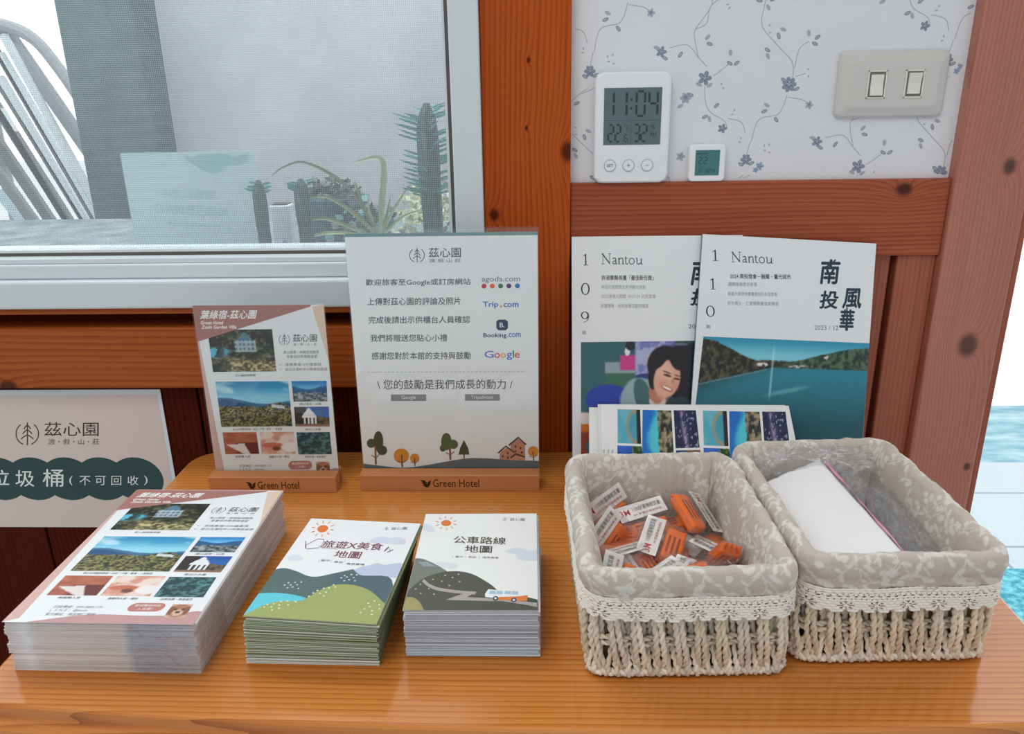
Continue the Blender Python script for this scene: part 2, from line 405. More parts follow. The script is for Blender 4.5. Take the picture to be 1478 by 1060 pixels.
def ph_woman(U, V):
    X = 100+U*1330; Y = 145+(1-V)*1100
    def e(cx, cy, rx, ry, a=0, s=.15): return emask(X, Y, cx, cy, rx, ry, a, s)
    c = mixc(full(U, (38, 92, 104)), C(56, 104, 110), fbm(X/200, Y/300, 2))
    c = mixc(c, C(60, 110, 88), sst(290, 310, X)*sst(600, 560, X)*sst(380, 400, Y)*sst(520, 490, Y))
    c = mixc(c, C(150, 165, 175), sst(295, 305, X)*sst(560, 540, X)*sst(300, 310, Y)*sst(400, 385, Y))
    c = mixc(c, C(205, 60, 140), sst(415, 435, X)*sst(560, 550, X)*sst(240, 260, Y)*sst(375, 360, Y)); c = mixc(c, C(235, 235, 235), e(485, 222, 22, 34)); c = mixc(c, C(30, 40, 50), e(510, 175, 40, 40))
    c = mixc(c, mixc(full(U, (120, 128, 190)), C(176, 180, 214), sst(.4, .6, fbm(X/60, Y/60, 5))), sst(540, 560, X)*sst(900, 860, X)*sst(440, 400, Y))
    c = mixc(c, C(216, 208, 200), e(690, 300, 45, 60)); c = mixc(c, C(44, 60, 120), sst(545, 560, X)*sst(760, 740, X)*e(650, 425, 110, 30))
    c = mixc(c, C(20, 18, 28), sst(830, 900, X)*sst(700, 660, Y)*sst(150, 190, Y+X*.04-30)); c = mixc(c, C(150, 160, 190), e(930, 172, 60, 10)*.6)
    c = mixc(c, C(34, 62, 168), np.maximum(e(330, 600, 190, 120, 0, .08), sst(150, 170, X)*sst(500, 480, X)*sst(560, 580, Y)*sst(720, 690, Y)))
    c = mixc(c, C(236, 222, 214), sst(690, 710, Y)*sst(300, 260, X)); c = mixc(c, C(214, 122, 40), sst(785, 800, Y)*sst(300, 260, X)); c = mixc(c, C(150, 66, 52), sst(840, 870, Y)*sst(330, 280, X)); c = mixc(c, C(60, 108, 130), e(210, 970, 70, 70))
    c = mixc(c, C(150, 178, 186), np.maximum(e(520, 560, 80, 130, .55), e(600, 500, 120, 70, .1)))       # sleeve
    c = mixc(c, C(64, 108, 110), sst(0, 1, e(620, 590, 70, 160, -.3)*1.2)); c = mixc(c, C(40, 60, 66), e(900, 660, 160, 90, .2))
    c = mixc(c, C(232, 222, 210), e(735, 610, 70, 60)); c = mixc(c, C(196, 128, 100), e(720, 560, 55, 75, -.4))
    c = mixc(c, C(18, 16, 24), np.maximum(e(800, 330, 150, 150, 0, .08), e(705, 400, 45, 120, .1, .1))); c = mixc(c, C(18, 16, 24), e(910, 420, 70, 170, .2, .1))
    c = mixc(c, C(232, 176, 152), e(812, 440, 108, 150, .25, .08)); c = mixc(c, C(240, 196, 172), e(790, 400, 60, 60, .2, .5)*.6)
    c = mixc(c, C(22, 18, 26), e(735, 285, 60, 95, .75, .12)); c = mixc(c, C(22, 18, 26), e(880, 300, 40, 80, -.5, .15))
    c = mixc(c, C(60, 36, 36), np.maximum(e(815, 412, 32, 9, .3, .3), e(893, 440, 28, 8, .2, .3))); c = mixc(c, C(70, 44, 40), np.maximum(e(812, 388, 36, 6, .35, .4), e(898, 415, 30, 5, .3, .4))*.8)
    c = mixc(c, C(206, 140, 120), e(862, 458, 14, 22, .3, .4)*.8); c = mixc(c, C(222, 120, 112), np.maximum(e(775, 470, 38, 34, 0, .9), e(880, 500, 28, 28, 0, .9))*.35)
    c = mixc(c, C(196, 84, 80), e(812, 514, 50, 17, .42, .25)); c = mixc(c, C(252, 248, 244), e(812, 511, 42, 9, .42, .25)); c = mixc(c, C(226, 160, 136), e(770, 590, 50, 20, .3, .5)*.6)
    return c
def ph_lagoon(U, V):
    c = mixc(full(U, (60, 160, 190)), C(120, 190, 200), fbm(U*3, V*3, 91)); r = np.hypot((U-.85)/.5, (V-.5)/.55); c = mixc(c, C(176, 140, 100), np.exp(-((r-.85)/.09)**2)*(U < .95)); c = mixc(c, C(64, 150, 170), (r < .72)*.8)
    return mixc(c, C(34, 26, 26), sst(.82, .86, U))
def ph_coast(U, V):
    c = mixc(full(U, (20, 110, 200)), C(80, 200, 215), sst(.2, .5, U+.15*np.sin(V*4)+.2*(fbm(U*5, V*5, 95)-.5)))
    return mixc(c, trees(U, V, 97, (26, 36, 30), (170, 150, 120), 12), sst(.55, .6, U+.08*fbm(V*6, U*0, 3)))
def ph_dusk(U, V):
    c = mixc(full(U, (18, 24, 52)), C(34, 44, 90), fbm(U*5, V*5, 101)); c = mixc(c, C(170, 140, 180), np.exp(-((U-.42-.12*(.5-V))/.1)**2)*sst(.25, .5, fbm(U*9, V*9, 4)))
    return mixc(c, C(210, 220, 235), (fbm(U*14, V*14, 6) > .68)*.7)
def ph_cove(U, V): return mixc(mixc(full(U, (20, 70, 170)), C(60, 120, 210), fbm(U*4, V*4, 3)), trees(U, V, 44, (30, 60, 24), (130, 170, 80), 10), sst(.58, .64, U))
def ph_bay(U, V): return mixc(full(U, (20, 60, 120)), C(120, 90, 70), sst(.45, .65, U+.2*fbm(U*5, V*5, 9)))

# ------------------------------------------------------------------ materials
M_print = attr_mat('printed_paper', rough=.42, spec=.4)
M_gloss = attr_mat('printed_gloss_paper', rough=.3, spec=.5)
M_wallpaper = attr_mat('wallpaper', rough=.75, spec=.2, bump=(900, .15, .0003))
M_edge = attr_mat('paper_edge', rough=.7, spec=.2, vary=.12)
M_cloth = attr_mat('liner_cloth', rough=.9, spec=.1, bump=(1500, .35, .0004))
M_rope = attr_mat('paper_rope', rough=.8, spec=.15, bump=(700, .3, .0004))
M_plain = attr_mat('plain_paint', rough=.5)
M_satin = attr_mat('satin_plastic', rough=.28, spec=.5)
M_lace = mat('cotton_lace', (240, 233, 222), .9, .1)
OR_D, OR_M, OR_L = (108, 44, 14), (150, 70, 26), (184, 98, 42)
M_desk = wood('varnished_pine_top', 'X', (150, 76, 18), (200, 120, 50), (210, 136, 66), 150, .16, .4, (), 1.5, 2, 'Y', 3.2, .45, .35)
M_post = wood('pine_post', 'Z', (124, 42, 8), (168, 70, 20), (182, 84, 28), 170, .45, 0, ((.030, 0, .357, .013), (-.052, 0, .29, .008), (-.012, 0, .45, .0035), (-.015, 0, .382, .003)), .9, 1, None, 2.2, .4, .12)
M_post_r = wood('pine_post_hazed', 'Z', (146, 82, 66), (172, 106, 88), (184, 118, 100), 210, .36, .25, ((.49, 0, .135, .016), (.50, 0, .335, .011), (.515, 0, -.02, .006)), .7, 5, None, 2, .3, .4)  # pinkish glare haze from the doorway side is mixed into this pine colour
M_rail = wood('pine_rail', 'X', (112, 46, 26), (154, 74, 46), (168, 90, 60), 190, .42, .05, ((.395, 0, .312, .011), (.18, 0, .262, .003)), .9, 3, None, 2.2, .38, .2)
M_rail_l = wood('pine_rail_left', 'X', (112, 44, 8), (158, 72, 22), (172, 88, 32), 120, .42, .05, ((-.655, 0, .085, .012), (-.3, 0, .12, .004)), 1.2, 8, None, 2.2, .4, .2)
M_panel = wood('pine_panel_shaded', 'Z', (40, 9, 3), (68, 20, 8), (80, 28, 12), 150, .7, 0, (), .9, 4, None, 2, .4, .05)  # shade of the recess under the rail is put into the panel colour
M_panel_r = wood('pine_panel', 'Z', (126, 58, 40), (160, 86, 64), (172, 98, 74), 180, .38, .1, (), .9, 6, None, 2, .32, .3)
M_white = mat('white_painted_frame', (212, 220, 223), .35, .4)
M_beech = wood('beech_block', 'X', (168, 98, 54), (196, 126, 78), (206, 140, 92), 420, .5, 0, (), .5, 9, 'Z', 2, .35, .3)
M_dark = mat('dark_gap', (30, 22, 18), .8, .2)
M_acrylic = clear_mat('clear_acrylic', (253, 255, 255), .03, .02)
M_film = clear_mat('clear_film', (252, 252, 252), .05, .08, (70, .9, .005), .015)
M_bag = clear_mat('crinkled_bag', (250, 250, 252), .09, .06, (50, 1.0, .010), .06, (240, 240, 246))
M_thin = clear_mat('thin_bag', (254, 254, 254), .015, .1, (22, .5, .006), .01)
M_glass = clear_mat('window_glass', (235, 246, 246), .045, .01)
M_orange = mat('orange_foam', (240, 112, 22), .5, .4)
M_slot = mat('orange_slot', (166, 62, 10), .6, .3)
M_screenlcd = attr_mat('lcd', rough=.12, spec=.6)

# ------------------------------------------------------------------ the setting
L0 = (0, 0, T)
def sbox(name, m, x0, x1, y0, y1, z0, z1, bev=.002, col=(255, 255, 255)):
    return struct(MB().box(x0, x1, y0, y1, z0, z1, 0, col, bev).build(name, m, loc=L0))
TOP = 1.75
sbox('trim_1', M_post, -.0625, .0325, .893, .955, -T, TOP, .0015)
sbox('trim_2', M_post_r, .4445, .5245, .893, .955, -T, TOP, .003)
sbox('trim_3', M_rail, .0325, .4445, .899, .955, .2385, .3225, .0015)
sbox('trim_4', M_rail_l, -2.2, -.0625, .898, .955, .083, .161, .003)
sbox('trim_5', M_rail_l, -2.2, -.0625, .890, .955, .1795, .1872, .0015)
sbox('trim_6', M_panel_r, .525, .5585, .94, .985, -T, TOP, .002)
# lower panelling: boards with grooves between
mb = MB()
x = -2.2; k = 0
while x < -.07:
    x1 = min(x+.118, -.0625); mb.box(x, x1-.0025, .921, .94, -T, .09, 0, (255, 255, 255), .002); x = x1
mb.box(-2.2, -.0625, .93, .955, .15, .19, 0)
mb.box(-2.2, -.0625, .938, .955, -T, .1, 0)
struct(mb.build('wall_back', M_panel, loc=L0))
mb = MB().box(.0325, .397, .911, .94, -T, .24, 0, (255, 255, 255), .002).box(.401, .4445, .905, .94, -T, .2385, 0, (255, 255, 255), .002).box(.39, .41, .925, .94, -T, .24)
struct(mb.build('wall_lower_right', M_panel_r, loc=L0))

# wallpaper with its trailing flowers, printed on the sheet
def wallpaper():
    x0, x1, z0, z1 = .0325, .4445, .3225, TOP
    sh = Sheet(x1-x0, z1-z0, base=(226, 228, 232), place=lambda u, v, w: (x0+u, .908-w, z0+v))
    k = .905/1160.0/3.785
    A = (.1715, -.0935); B = (.2, .0985)
    st = (168, 172, 182); lf = (140, 146, 160); fl = (142, 150, 170); f2 = (172, 178, 194); gr = (176, 178, 186); bl = (150, 176, 206)
    ox, oz = .0655-200*k, .4385+395*k       # frame of measured motif -> wall
    def P(p): return [((ox+a*k)-x0, (oz-b*k)-z0) for a, b in p]
    stems = [[(1155, 530), (1120, 620), (1020, 650), (990, 760)], [(1160, 540), (1230, 552), (1272, 575)], [(1175, 445), (1165, 370), (1085, 290), (1000, 200), (1000, 120), (1020, 60), (1100, 0)],
             [(1180, 400), (1195, 310), (1240, 272)], [(735, 385), (690, 340), (630, 280), (540, 292)], [(690, 340), (665, 250), (668, 205), (735, 110), (738, 60), (700, 0)], [(668, 205), (720, 180), (738, 100), (810, 50)],
             [(730, 480), (740, 560), (770, 610), (840, 650), (860, 690)], [(860, 640), (930, 660), (955, 715)], [(770, 430), (800, 410), (850, 370)], [(985, 760), (970, 830)], [(1000, 930), (930, 960)], [(1190, 440), (1240, 425)]]
    leaves = [(1130, 455, .6), (1200, 500, -.5), (700, 470, .5), (755, 475, -.6), (1000, 870, -.5), (945, 875, .6), (520, 340, .5), (475, 290, .2), (660, 520, .4), (610, 575, -.5), (1055, 577, .5), (1045, 607, -.4), (1110, 650, .9), (1085, 245, 1.2), (1035, 310, .5), (1040, 340, 1.1), (975, 80, .2), (1042, 75, -.5), (1022, 112, 1), (1235, 235, 1.3), (1270, 285, .4), (1280, 255, -.6),
              (597, 325, -1), (730, 245, -.8), (742, 277, .3), (680, 55, -.6), (797, 575, -.7), (740, 630, -.4), (765, 642, 1.2), (850, 320, 1.5), (885, 370, -.6), (850, 370, .5), (1105, 215, .4)]
    dots = [(820, 95), (830, 110), (890, 600), (880, 620), (815, 470), (825, 490), (935, 740), (930, 760), (1060, 780), (1085, 775), (1090, 815), (1065, 805), (1250, 405), (1255, 440), (1036, 195), (1040, 230)]
    def petals(cx, cy, r, n, col, a0=0, lay=2):
        for i in range(n):
            a = a0+2*PI*i/n; p = P([(cx+math.cos(a)*r*.6, cy+math.sin(a)*r*.6)])[0]
            yield p, r*.46*k, r*.34*k, -a, col
    for i in range(-9, 10):
        for j in range(-9, 12):
            dx, dz = i*A[0]+j*B[0]*1.0, i*A[1]+j*B[1]
            cx, cz = P([(900, 400)])[0]; cx += dx; cz += dz
            if cx < -.16 or cx > x1-x0+.16 or cz < -.16 or cz > z1-z0+.16: continue
            def ok(q, m=.004): return m < q[0] < x1-x0-m and m < q[1] < z1-z0-m
            for s_ in stems:
                pts = spline(P(s_), 6)+np.array([dx, dz]); run = []
                for q in list(pts)+[None]:
                    if q is not None and ok(q, .002): run.append(q)
                    else:
                        if len(run) > 1: sh.line(run, .0007, st, 1)
                        run = []
            def E(p, rx, ry, a, c, lay=2):
                q = (p[0]+dx, p[1]+dz)
                if ok(q): sh.ell(q[0], q[1], rx, ry, c, lay, 8, a)
            for (a, b, r) in leaves:
                p = P([(a, b)])[0]; E(p, 17*k, 9*k, -r, lf if (a+b) % 3 else gr); E(p, 11*k, 5*k, -r, gr, 3)
            for (a, b) in dots: E(P([(a, b)])[0], 7*k, 4*k, a, gr)
            for (cx_, cy_, r_, n_, c_) in ((1160, 478, 46, 7, fl), (970, 850, 36, 6, fl), (728, 440, 44, 5, fl), (835, 690, 30, 5, lf), (500, 310, 34, 5, fl), (635, 535, 36, 6, f2), (1272, 580, 26, 5, f2), (1045, 885, 28, 5, bl), (1025, 905, 20, 5, bl), (825, 10, 28, 4, lf), (625, 830, 30, 5, gr)):
                r_ *= .8
                for p, rx, ry, a, c in petals(cx_, cy_, r_, n_, c_): E(p, rx, ry, a, c)
                E(P([(cx_, cy_-r_*.15)])[0], r_*.38*k, r_*.34*k, 0, f2 if c_ != f2 else lf, 3)
                for p, rx, ry, a, c in petals(cx_, cy_, r_*.55, 5, fl if c_ == f2 else (106, 114, 136), .4): E(p, rx*.75, ry*.45, a, c, 4)
    o = struct(sh.mb.build('wall_wallpaper', M_wallpaper, loc=L0))
    return o
wallpaper()
sbox('wall_right_backing', M_dark, .0325, .4445, .909, .94, .3225, TOP, 0)
struct(MB().box(-3, 2.4, -1.6, .955, T+TOP, T+TOP+.1).build('ceiling', mat('white_ceiling', (236, 234, 230), .9)))
# floor, ground outside
def tile_mat():
    m = mat('floor_tiles', (225, 235, 238), .25, .5); t = NT(m); b = t.n['Principled BSDF']
    tc = t.add('ShaderNodeTexCoord'); mp = t.add('ShaderNodeMapping'); mp.inputs['Rotation'].default_value = (0, 0, 0); mp.inputs['Location'].default_value = (.0, .205, 0)
    br = t.add('ShaderNodeTexBrick', i={'Color1': (*lin((176, 196, 202)), 1), 'Color2': (*lin((168, 190, 198)), 1), 'Mortar': (*lin((118, 148, 156)), 1), 'Scale': 1, 'Mortar Size': .006, 'Mortar Smooth': .3, 'Brick Width': .62, 'Row Height': .31})
    br.offset = 0
    t.link(tc.outputs['Object'], mp.inputs[0]); t.link(mp.outputs[0], br.inputs[0]); t.link(br.outputs[0], b.inputs['Base Color']); return m
def noise_mat(name, c1, c2, scale, rough=.6, bump=.5, dist=.01, stretch=(1, 1, 1), lo=.35, hi=.65):
    m = mat(name, c1, rough); t = NT(m); b = t.n['Principled BSDF']; tc = t.add('ShaderNodeTexCoord'); mp = t.add('ShaderNodeMapping'); mp.inputs['Scale'].default_value = stretch
    n = t.add('ShaderNodeTexNoise', i={'Scale': scale, 'Detail': 5}); t.link(tc.outputs['Object'], mp.inputs[0]); t.link(mp.outputs[0], n.inputs['Vector'])
    mr = t.add('ShaderNodeMapRange', i={1: lo, 2: hi}); t.link(n.outputs[0], mr.inputs[0])
    t.link(t.mix(mr.outputs[0], tuple(lin(c1)), tuple(lin(c2))), b.inputs['Base Color'])
    bp = t.add('ShaderNodeBump', i={'Strength': bump, 'Distance': dist}); t.link(n.outputs[0], bp.inputs['Height']); t.link(bp.outputs[0], b.inputs['Normal']); return m
struct(MB().box(-3, 4, -1.6, 2.49, -.06, 0).build('floor', tile_mat()))
struct(MB().box(-3, 5, 2.49, 3.02, -.07, -.01).build('floor_threshold', noise_mat('blue_stone', (90, 158, 176), (170, 208, 216), 6, .5, .6, .02, (1, 2.5, 1))))
struct(MB().box(-14, 16, 3.02, 16, -.1, -.03).build('ground', mat('pale_concrete', (250, 250, 250), .8)))
mt = MB(); mt.box(1.13, 1.75, 1.42, 1.845, 0, .012, 0, (60, 165, 185), .005)
dm = mt.build('doormat', noise_mat('turquoise_loop', (40, 140, 165), (120, 205, 215), 60, .8, 1, .01), loc=(0, 0, 0))
tag(dm, 'turquoise looped doormat on the pale floor tiles past the right end of the counter', 'doormat')

# ------------------------------------------------------------------ window
def window():
    fr = MB()
    fr.box(-.0945, -.0628, .886, .955, .1873, TOP, 0, (255,)*3, .002)
    fr.box(-2.2, -.0628, .884, .955, .1873, .2205, 0, (255,)*3, .003)
    fr.box(-2.2, -.0962, .896, .955, .2205, .2375, 0, (255,)*3, .002)
    fr.box(-2.2, -.0962, .901, .955, .2375, .2437, 0, (255,)*3, .001)
    w = struct(fr.build('window_1', M_white, loc=L0))
    g = MB().box(-2.2, -.0962, .918, .95, .2437, .2475, 0).box(-.1015, -.094, .918, .95, .2475, TOP, 0)
    g.build('gasket', mat('grey_rubber', (92, 86, 82), .8), w)
    fr2 = MB().box(-2.2, -.0995, .9185, .95, .2475, .2505, 0).box(-.1045, -.1015, .9185, .95, .2505, TOP, 0)
    fr2.build('screen_frame', M_white, w)
    gl = MB().add([(-2.2, .934, .2505), (-.1035, .934, .2505), (-.1035, .934, TOP), (-2.2, .934, TOP)], [(0, 1, 2, 3)])
    gl.build('window_pane', M_glass, w)
    # fly screen: woven mesh, finer than a pixel, so it veils what lies behind
    m = bpy.data.materials.new('fly_screen'); m.use_nodes = True; t = NT(m); t.n.remove(t.n['Principled BSDF'])
    tc = t.add('ShaderNodeTexCoord'); sx = t.add('ShaderNodeSeparateXYZ'); t.link(tc.outputs['Object'], sx.inputs[0])
    a = t.math('SINE', t.math('MULTIPLY', sx.outputs[0], 2*PI/.0021)); b_ = t.math('SINE', t.math('MULTIPLY', sx.outputs[2], 2*PI/.0021))
    v = t.math('MAXIMUM', a, b_); mr = t.add('ShaderNodeMapRange', i={1: -.2, 2: 1, 3: .06, 4: .5}); t.link(v, mr.inputs[0])
    tr = t.add('ShaderNodeBsdfTransparent'); df = t.add('ShaderNodeBsdfDiffuse'); df.inputs[0].default_value = (*lin((205, 208, 214)), 1)
    tl = t.add('ShaderNodeBsdfTranslucent'); tl.inputs[0].default_value = (*lin((205, 208, 214)), 1)
    m1 = t.add('ShaderNodeMixShader'); m1.inputs[0].default_value = .4; t.link(df.outputs[0], m1.inputs[1]); t.link(tl.outputs[0], m1.inputs[2])
    mx = t.add('ShaderNodeMixShader'); t.link(mr.outputs[0], mx.inputs[0]); t.link(tr.outputs[0], mx.inputs[1]); t.link(m1.outputs[0], mx.inputs[2]); t.link(mx.outputs[0], t.n['Material Output'].inputs[0])
    MB().add([(-2.2, .922, .2505), (-.1035, .922, .2505), (-.1035, .922, TOP), (-2.2, .922, TOP)], [(0, 1, 2, 3)]).build('screen_mesh', m, w)
window()

# ------------------------------------------------------------------ outside the window
struct(MB().box(-.86, .42, 1.86, 2.0, -T, 2.6).build('wall_outside', noise_mat('grey_render', (196, 196, 202), (216, 215, 220), 5, .9, .25, .006), loc=L0))
o = MB().box(-.995, -.83, 1.76, 2.05, -T, 2.6, 0, (255,)*3, .006).build('pillar', noise_mat('green_grey_render', (62, 92, 96), (92, 118, 120), 14, .9, .4, .008, (1, 1, .4)), loc=L0)
tag(o, 'dark green-grey rendered pillar standing outside the window, left of the pale wall', 'pillar')
sbox('trim_7', noise_mat('outdoor_sill', (96, 112, 116), (140, 152, 154), 20, .8, .2, .003), -2.2, -.03, .956, 1.42, .17, .212, .004)

def notice():
    W_, H_ = .1717, .1414
    t = thing('paper_notice', 'pale blue paper notice with mirrored writing standing on the outside sill', 'notice', (-.5279, 1.02, T+.212))
    sh = Sheet(W_, H_, [(68, 60), (1100, 50), (1130, 270), (170, 640)], [(0, H_), (W_, H_), (W_, .1051), (.0, .0573)], base=(226, 240, 244), place=lambda u, v, w: (u, -w, v))
    tx = (184, 208, 214)
    sh.poly([(590, 85), (680, 95), (700, 70), (930, 70), (945, 100), (1000, 80), (1055, 75), (1060, 120), (1000, 160), (930, 150), (890, 200), (830, 225), (838, 270), (822, 228), (740, 200), (680, 160), (640, 140)], (178, 214, 218), 1)
    sh.text('園區巡查中', 425, 350, 835, 428, tx, .01, 0, 2, True); sh.text('如需服務請撥打', 370, 480, 935, 560, tx, .01, 0, 2, True); sh.text('( 0966029904', 480, 620, 950, 665, tx, .01, 0, 2, True)
    sh.mb.box(0, W_, .0001, .0010, 0, H_, 0, (226, 240, 244)); sh.mb.build('notice_sheet', M_print, t)
    MB().box(0, W_, .001, .025, 0, .002, 0, (226, 240, 244)).box(W_*.4, W_*.6, .001, .003, 0, H_*.7, 0, (210, 224, 228)).build('fold_foot', M_print, t)
notice()

def leafblade(mb, pts, w, col, n=10, curl=.25):
    p = [Vector(q) for q in spline(pts, n)]; L = []; 
    for i, a in enumerate(p):
        d = (p[min(i+1, len(p)-1)]-p[max(i-1, 0)]).normalized(); s_ = d.cross(Vector((0, -1, .3))).normalized(); tt = i/(len(p)-1)
        ww = w*min(1, .35+tt*3)*(1-tt**3*.95); up = s_.cross(d)*ww*curl
        L.append([tuple(a-s_*ww+up), tuple(a-up*.6), tuple(a+s_*ww+up)])
    mb.loft(L, 0, col, False, False)
def pot(t, r, h, col, name='pot', z=0):
    n = 20; rings = []
    for rr, zz in ((r*.7, 0), (r*.75, .002), (r*.97, h*.82), (r*1.05, h*.82), (r*1.08, h), (r*.95, h), (r*.9, h*.88), (.001, h*.86)):
        rings.append([(rr*math.cos(2*PI*k/n), rr*math.sin(2*PI*k/n), z+zz) for k in range(n)])
    return MB().loft(rings, 0, col).build(name, M_plain, t)
SILL = T+.212
def cactus(label, x, y, h, r, spikes, spread, ph):
    t = thing('potted_cactus', label, 'cactus', (x, y, SILL), 0, 'spiny cacti on the outside sill'); pot(t, r*1.9, ph, (150, 90, 66))
    mb = MB(); n = 15; rings = []
    for i in range(14):
        tt = i/13; z = ph*.8+(h-ph*.8)*tt; rr = r*(.8+.2*math.sin(tt*3))*(1 if tt < .9 else (1-(tt-.9)*7)); rr = max(rr, .0008)
        rings.append([(rr*(1+.22*math.cos(5*2*PI*k/n+tt*3))*math.cos(2*PI*k/n), rr*(1+.22*math.cos(5*2*PI*k/n+tt*3))*math.sin(2*PI*k/n), z) for k in range(n)])
    mb.loft(rings, 0, (58, 92, 82)); mb.build('stem', M_plain, t)
    lf = MB(); rnd = random.Random(int(x*1e4))
    for i in range(spikes):
        tt = (i+.5)/spikes; z = ph+(h-ph)*(.35+.62*tt) if spread > .01 else h*(.86+.12*tt); a = rnd.uniform(0, 2*PI); L = spread*rnd.uniform(.7, 1.15)*(1 if tt < .85 else .6)
        c, s_ = math.cos(a), math.sin(a); leafblade(lf, [(c*r*.7, s_*r*.7, z), (c*(r+L*.5), s_*(r+L*.5), z+L*.18), (c*(r+L), s_*(r+L), z+L*.35)], .0016 if spread > .01 else .0018, (84, 158, 152), 4)
    lf.build('leaf_tuft', M_plain, t)
cactus('low spiny cactus by the edge of the paper notice outside the window', -.3445, .985, .11, .0075, 16, .009, .02)
cactus('spiny cactus with a tufted top between the white planter and the spider plant', -.305, 1.03, .106, .009, 16, .009, .022)
cactus('tall blue-green spiny cactus by the right edge of the window', -.1395, 1.03, .195, .0125, 78, .03, .02)
def planter():
    o = MB(); o.box(-.0125, .0125, -.0125, .0125, 0, .072, 0, (238, 242, 246), .002); o.box(-.010, .010, -.010, .010, .069, .0735, 0, (70, 60, 50))
    tag(o.build('white_planter', M_plain, loc=(-.3385, 1.045, SILL)), 'narrow white square planter standing between the two low cacti outside', 'planter')
planter()
def spider():
    t = thing('spider_plant', 'spider plant with long arching striped leaves outside the window', 'plant', (-.215, 1.06, SILL)); pot(t, .022, .024, (120, 132, 128))
    mb = MB(); b = (0, 0, .022)
    c1, c2 = (140, 158, 110), (184, 196, 150)
    for pts, w, c in ([[b, (-.035, -.005, .09), (-.085, -.01, .123), (-.118, -.01, .118), (-.135, -.01, .106)], .0022, (128, 140, 110)], [[b, (-.03, 0, .055), (-.065, 0, .078), (-.096, 0, .076)], .003, c1],
                      [[b, (-.035, -.01, .04), (-.07, -.01, .052), (-.11, -.01, .045)], .003, c1], [[b, (.006, 0, .07), (.012, 0, .115), (.003, 0, .128), (-.03, 0, .122)], .0045, c2], [[b, (.02, 0, .06), (.05, 0, .1)], .0025, c2],
                      [[b, (.03, 0, .05), (.06, .01, .06)], .002, c2], [[b, (-.02, 0, .07), (-.028, 0, .1)], .002, c1], [[b, (-.05, -.02, .035), (-.09, -.02, .028), (-.115, -.02, -.0)], .0025, c2], [[b, (-.045, -.03, .02), (-.08, -.03, .02), (-.1, -.03, .0)], .002, c2],
                      [[b, (.01, 0, .05), (.018, 0, .08)], .002, c1], [[b, (-.012, 0, .06), (-.01, 0, .085)], .002, c2]):
        leafblade(mb, pts, w, c)
    mb.build('leaves', M_plain, t)
spider()
def bush(name, label, cat, loc, rx, ry, rz, n, cols, size, seed):
    rnd = random.Random(seed); mb = MB()
    for i in range(n):
        a = rnd.uniform(0, 2*PI); u = rnd.uniform(-.2, 1); q = math.sqrt(max(0, 1-u*u)); k = rnd.uniform(.55, 1); p = Vector((rx*q*math.cos(a)*k, ry*q*math.sin(a)*k, rz*(u+.2)/1.2*k))
        d = Vector((rnd.uniform(-1, 1), rnd.uniform(-1, 1), rnd.uniform(-.3, 1))).normalized(); s_ = d.orthogonal().normalized(); L = size*rnd.uniform(.6, 1.3)
        mb.add([p, p+d*L*.5+s_*L*.3, p+d*L, p+d*L*.5-s_*L*.3], [(0, 1, 2, 3)], 0, rnd.choice(cols))
    t = thing(name, label, cat, loc); mb.build('foliage', M_plain, t); return t
t = bush('potted_shrub', 'dark round shrub in a teal pot behind the middle cactus outside', 'plant', (-.31, 1.2, SILL), .045, .03, .03, 260, [(52, 66, 60), (74, 92, 84), (104, 110, 106)], .012, 3)
for ch in t.children: ch.location.z = .058
pot(t, .05, .062, (40, 104, 116))
t = bush('purple_succulent', 'small purple-tipped succulent at the foot of the middle cactus', 'plant', (-.315, .985, SILL), .014, .014, .028, 60, [(160, 140, 178), (120, 100, 140), (110, 120, 110)], .014, 5)
t = bush('teal_leaf_plant', 'low dark teal leafy plant behind the spider plant', 'plant', (-.25, 1.13, SILL), .05, .03, .065, 200, [(60, 130, 134), (84, 150, 150), (70, 74, 80), (96, 92, 98)], .018, 8)
t = bush('pale_shrub', 'pale yellow-green shrub in the right corner behind the tall cactus', 'shrub', (-.14, 1.2, SILL), .09, .05, .085, 380, [(214, 216, 176), (196, 196, 150), (176, 180, 150), (226, 226, 206)], .016, 9)

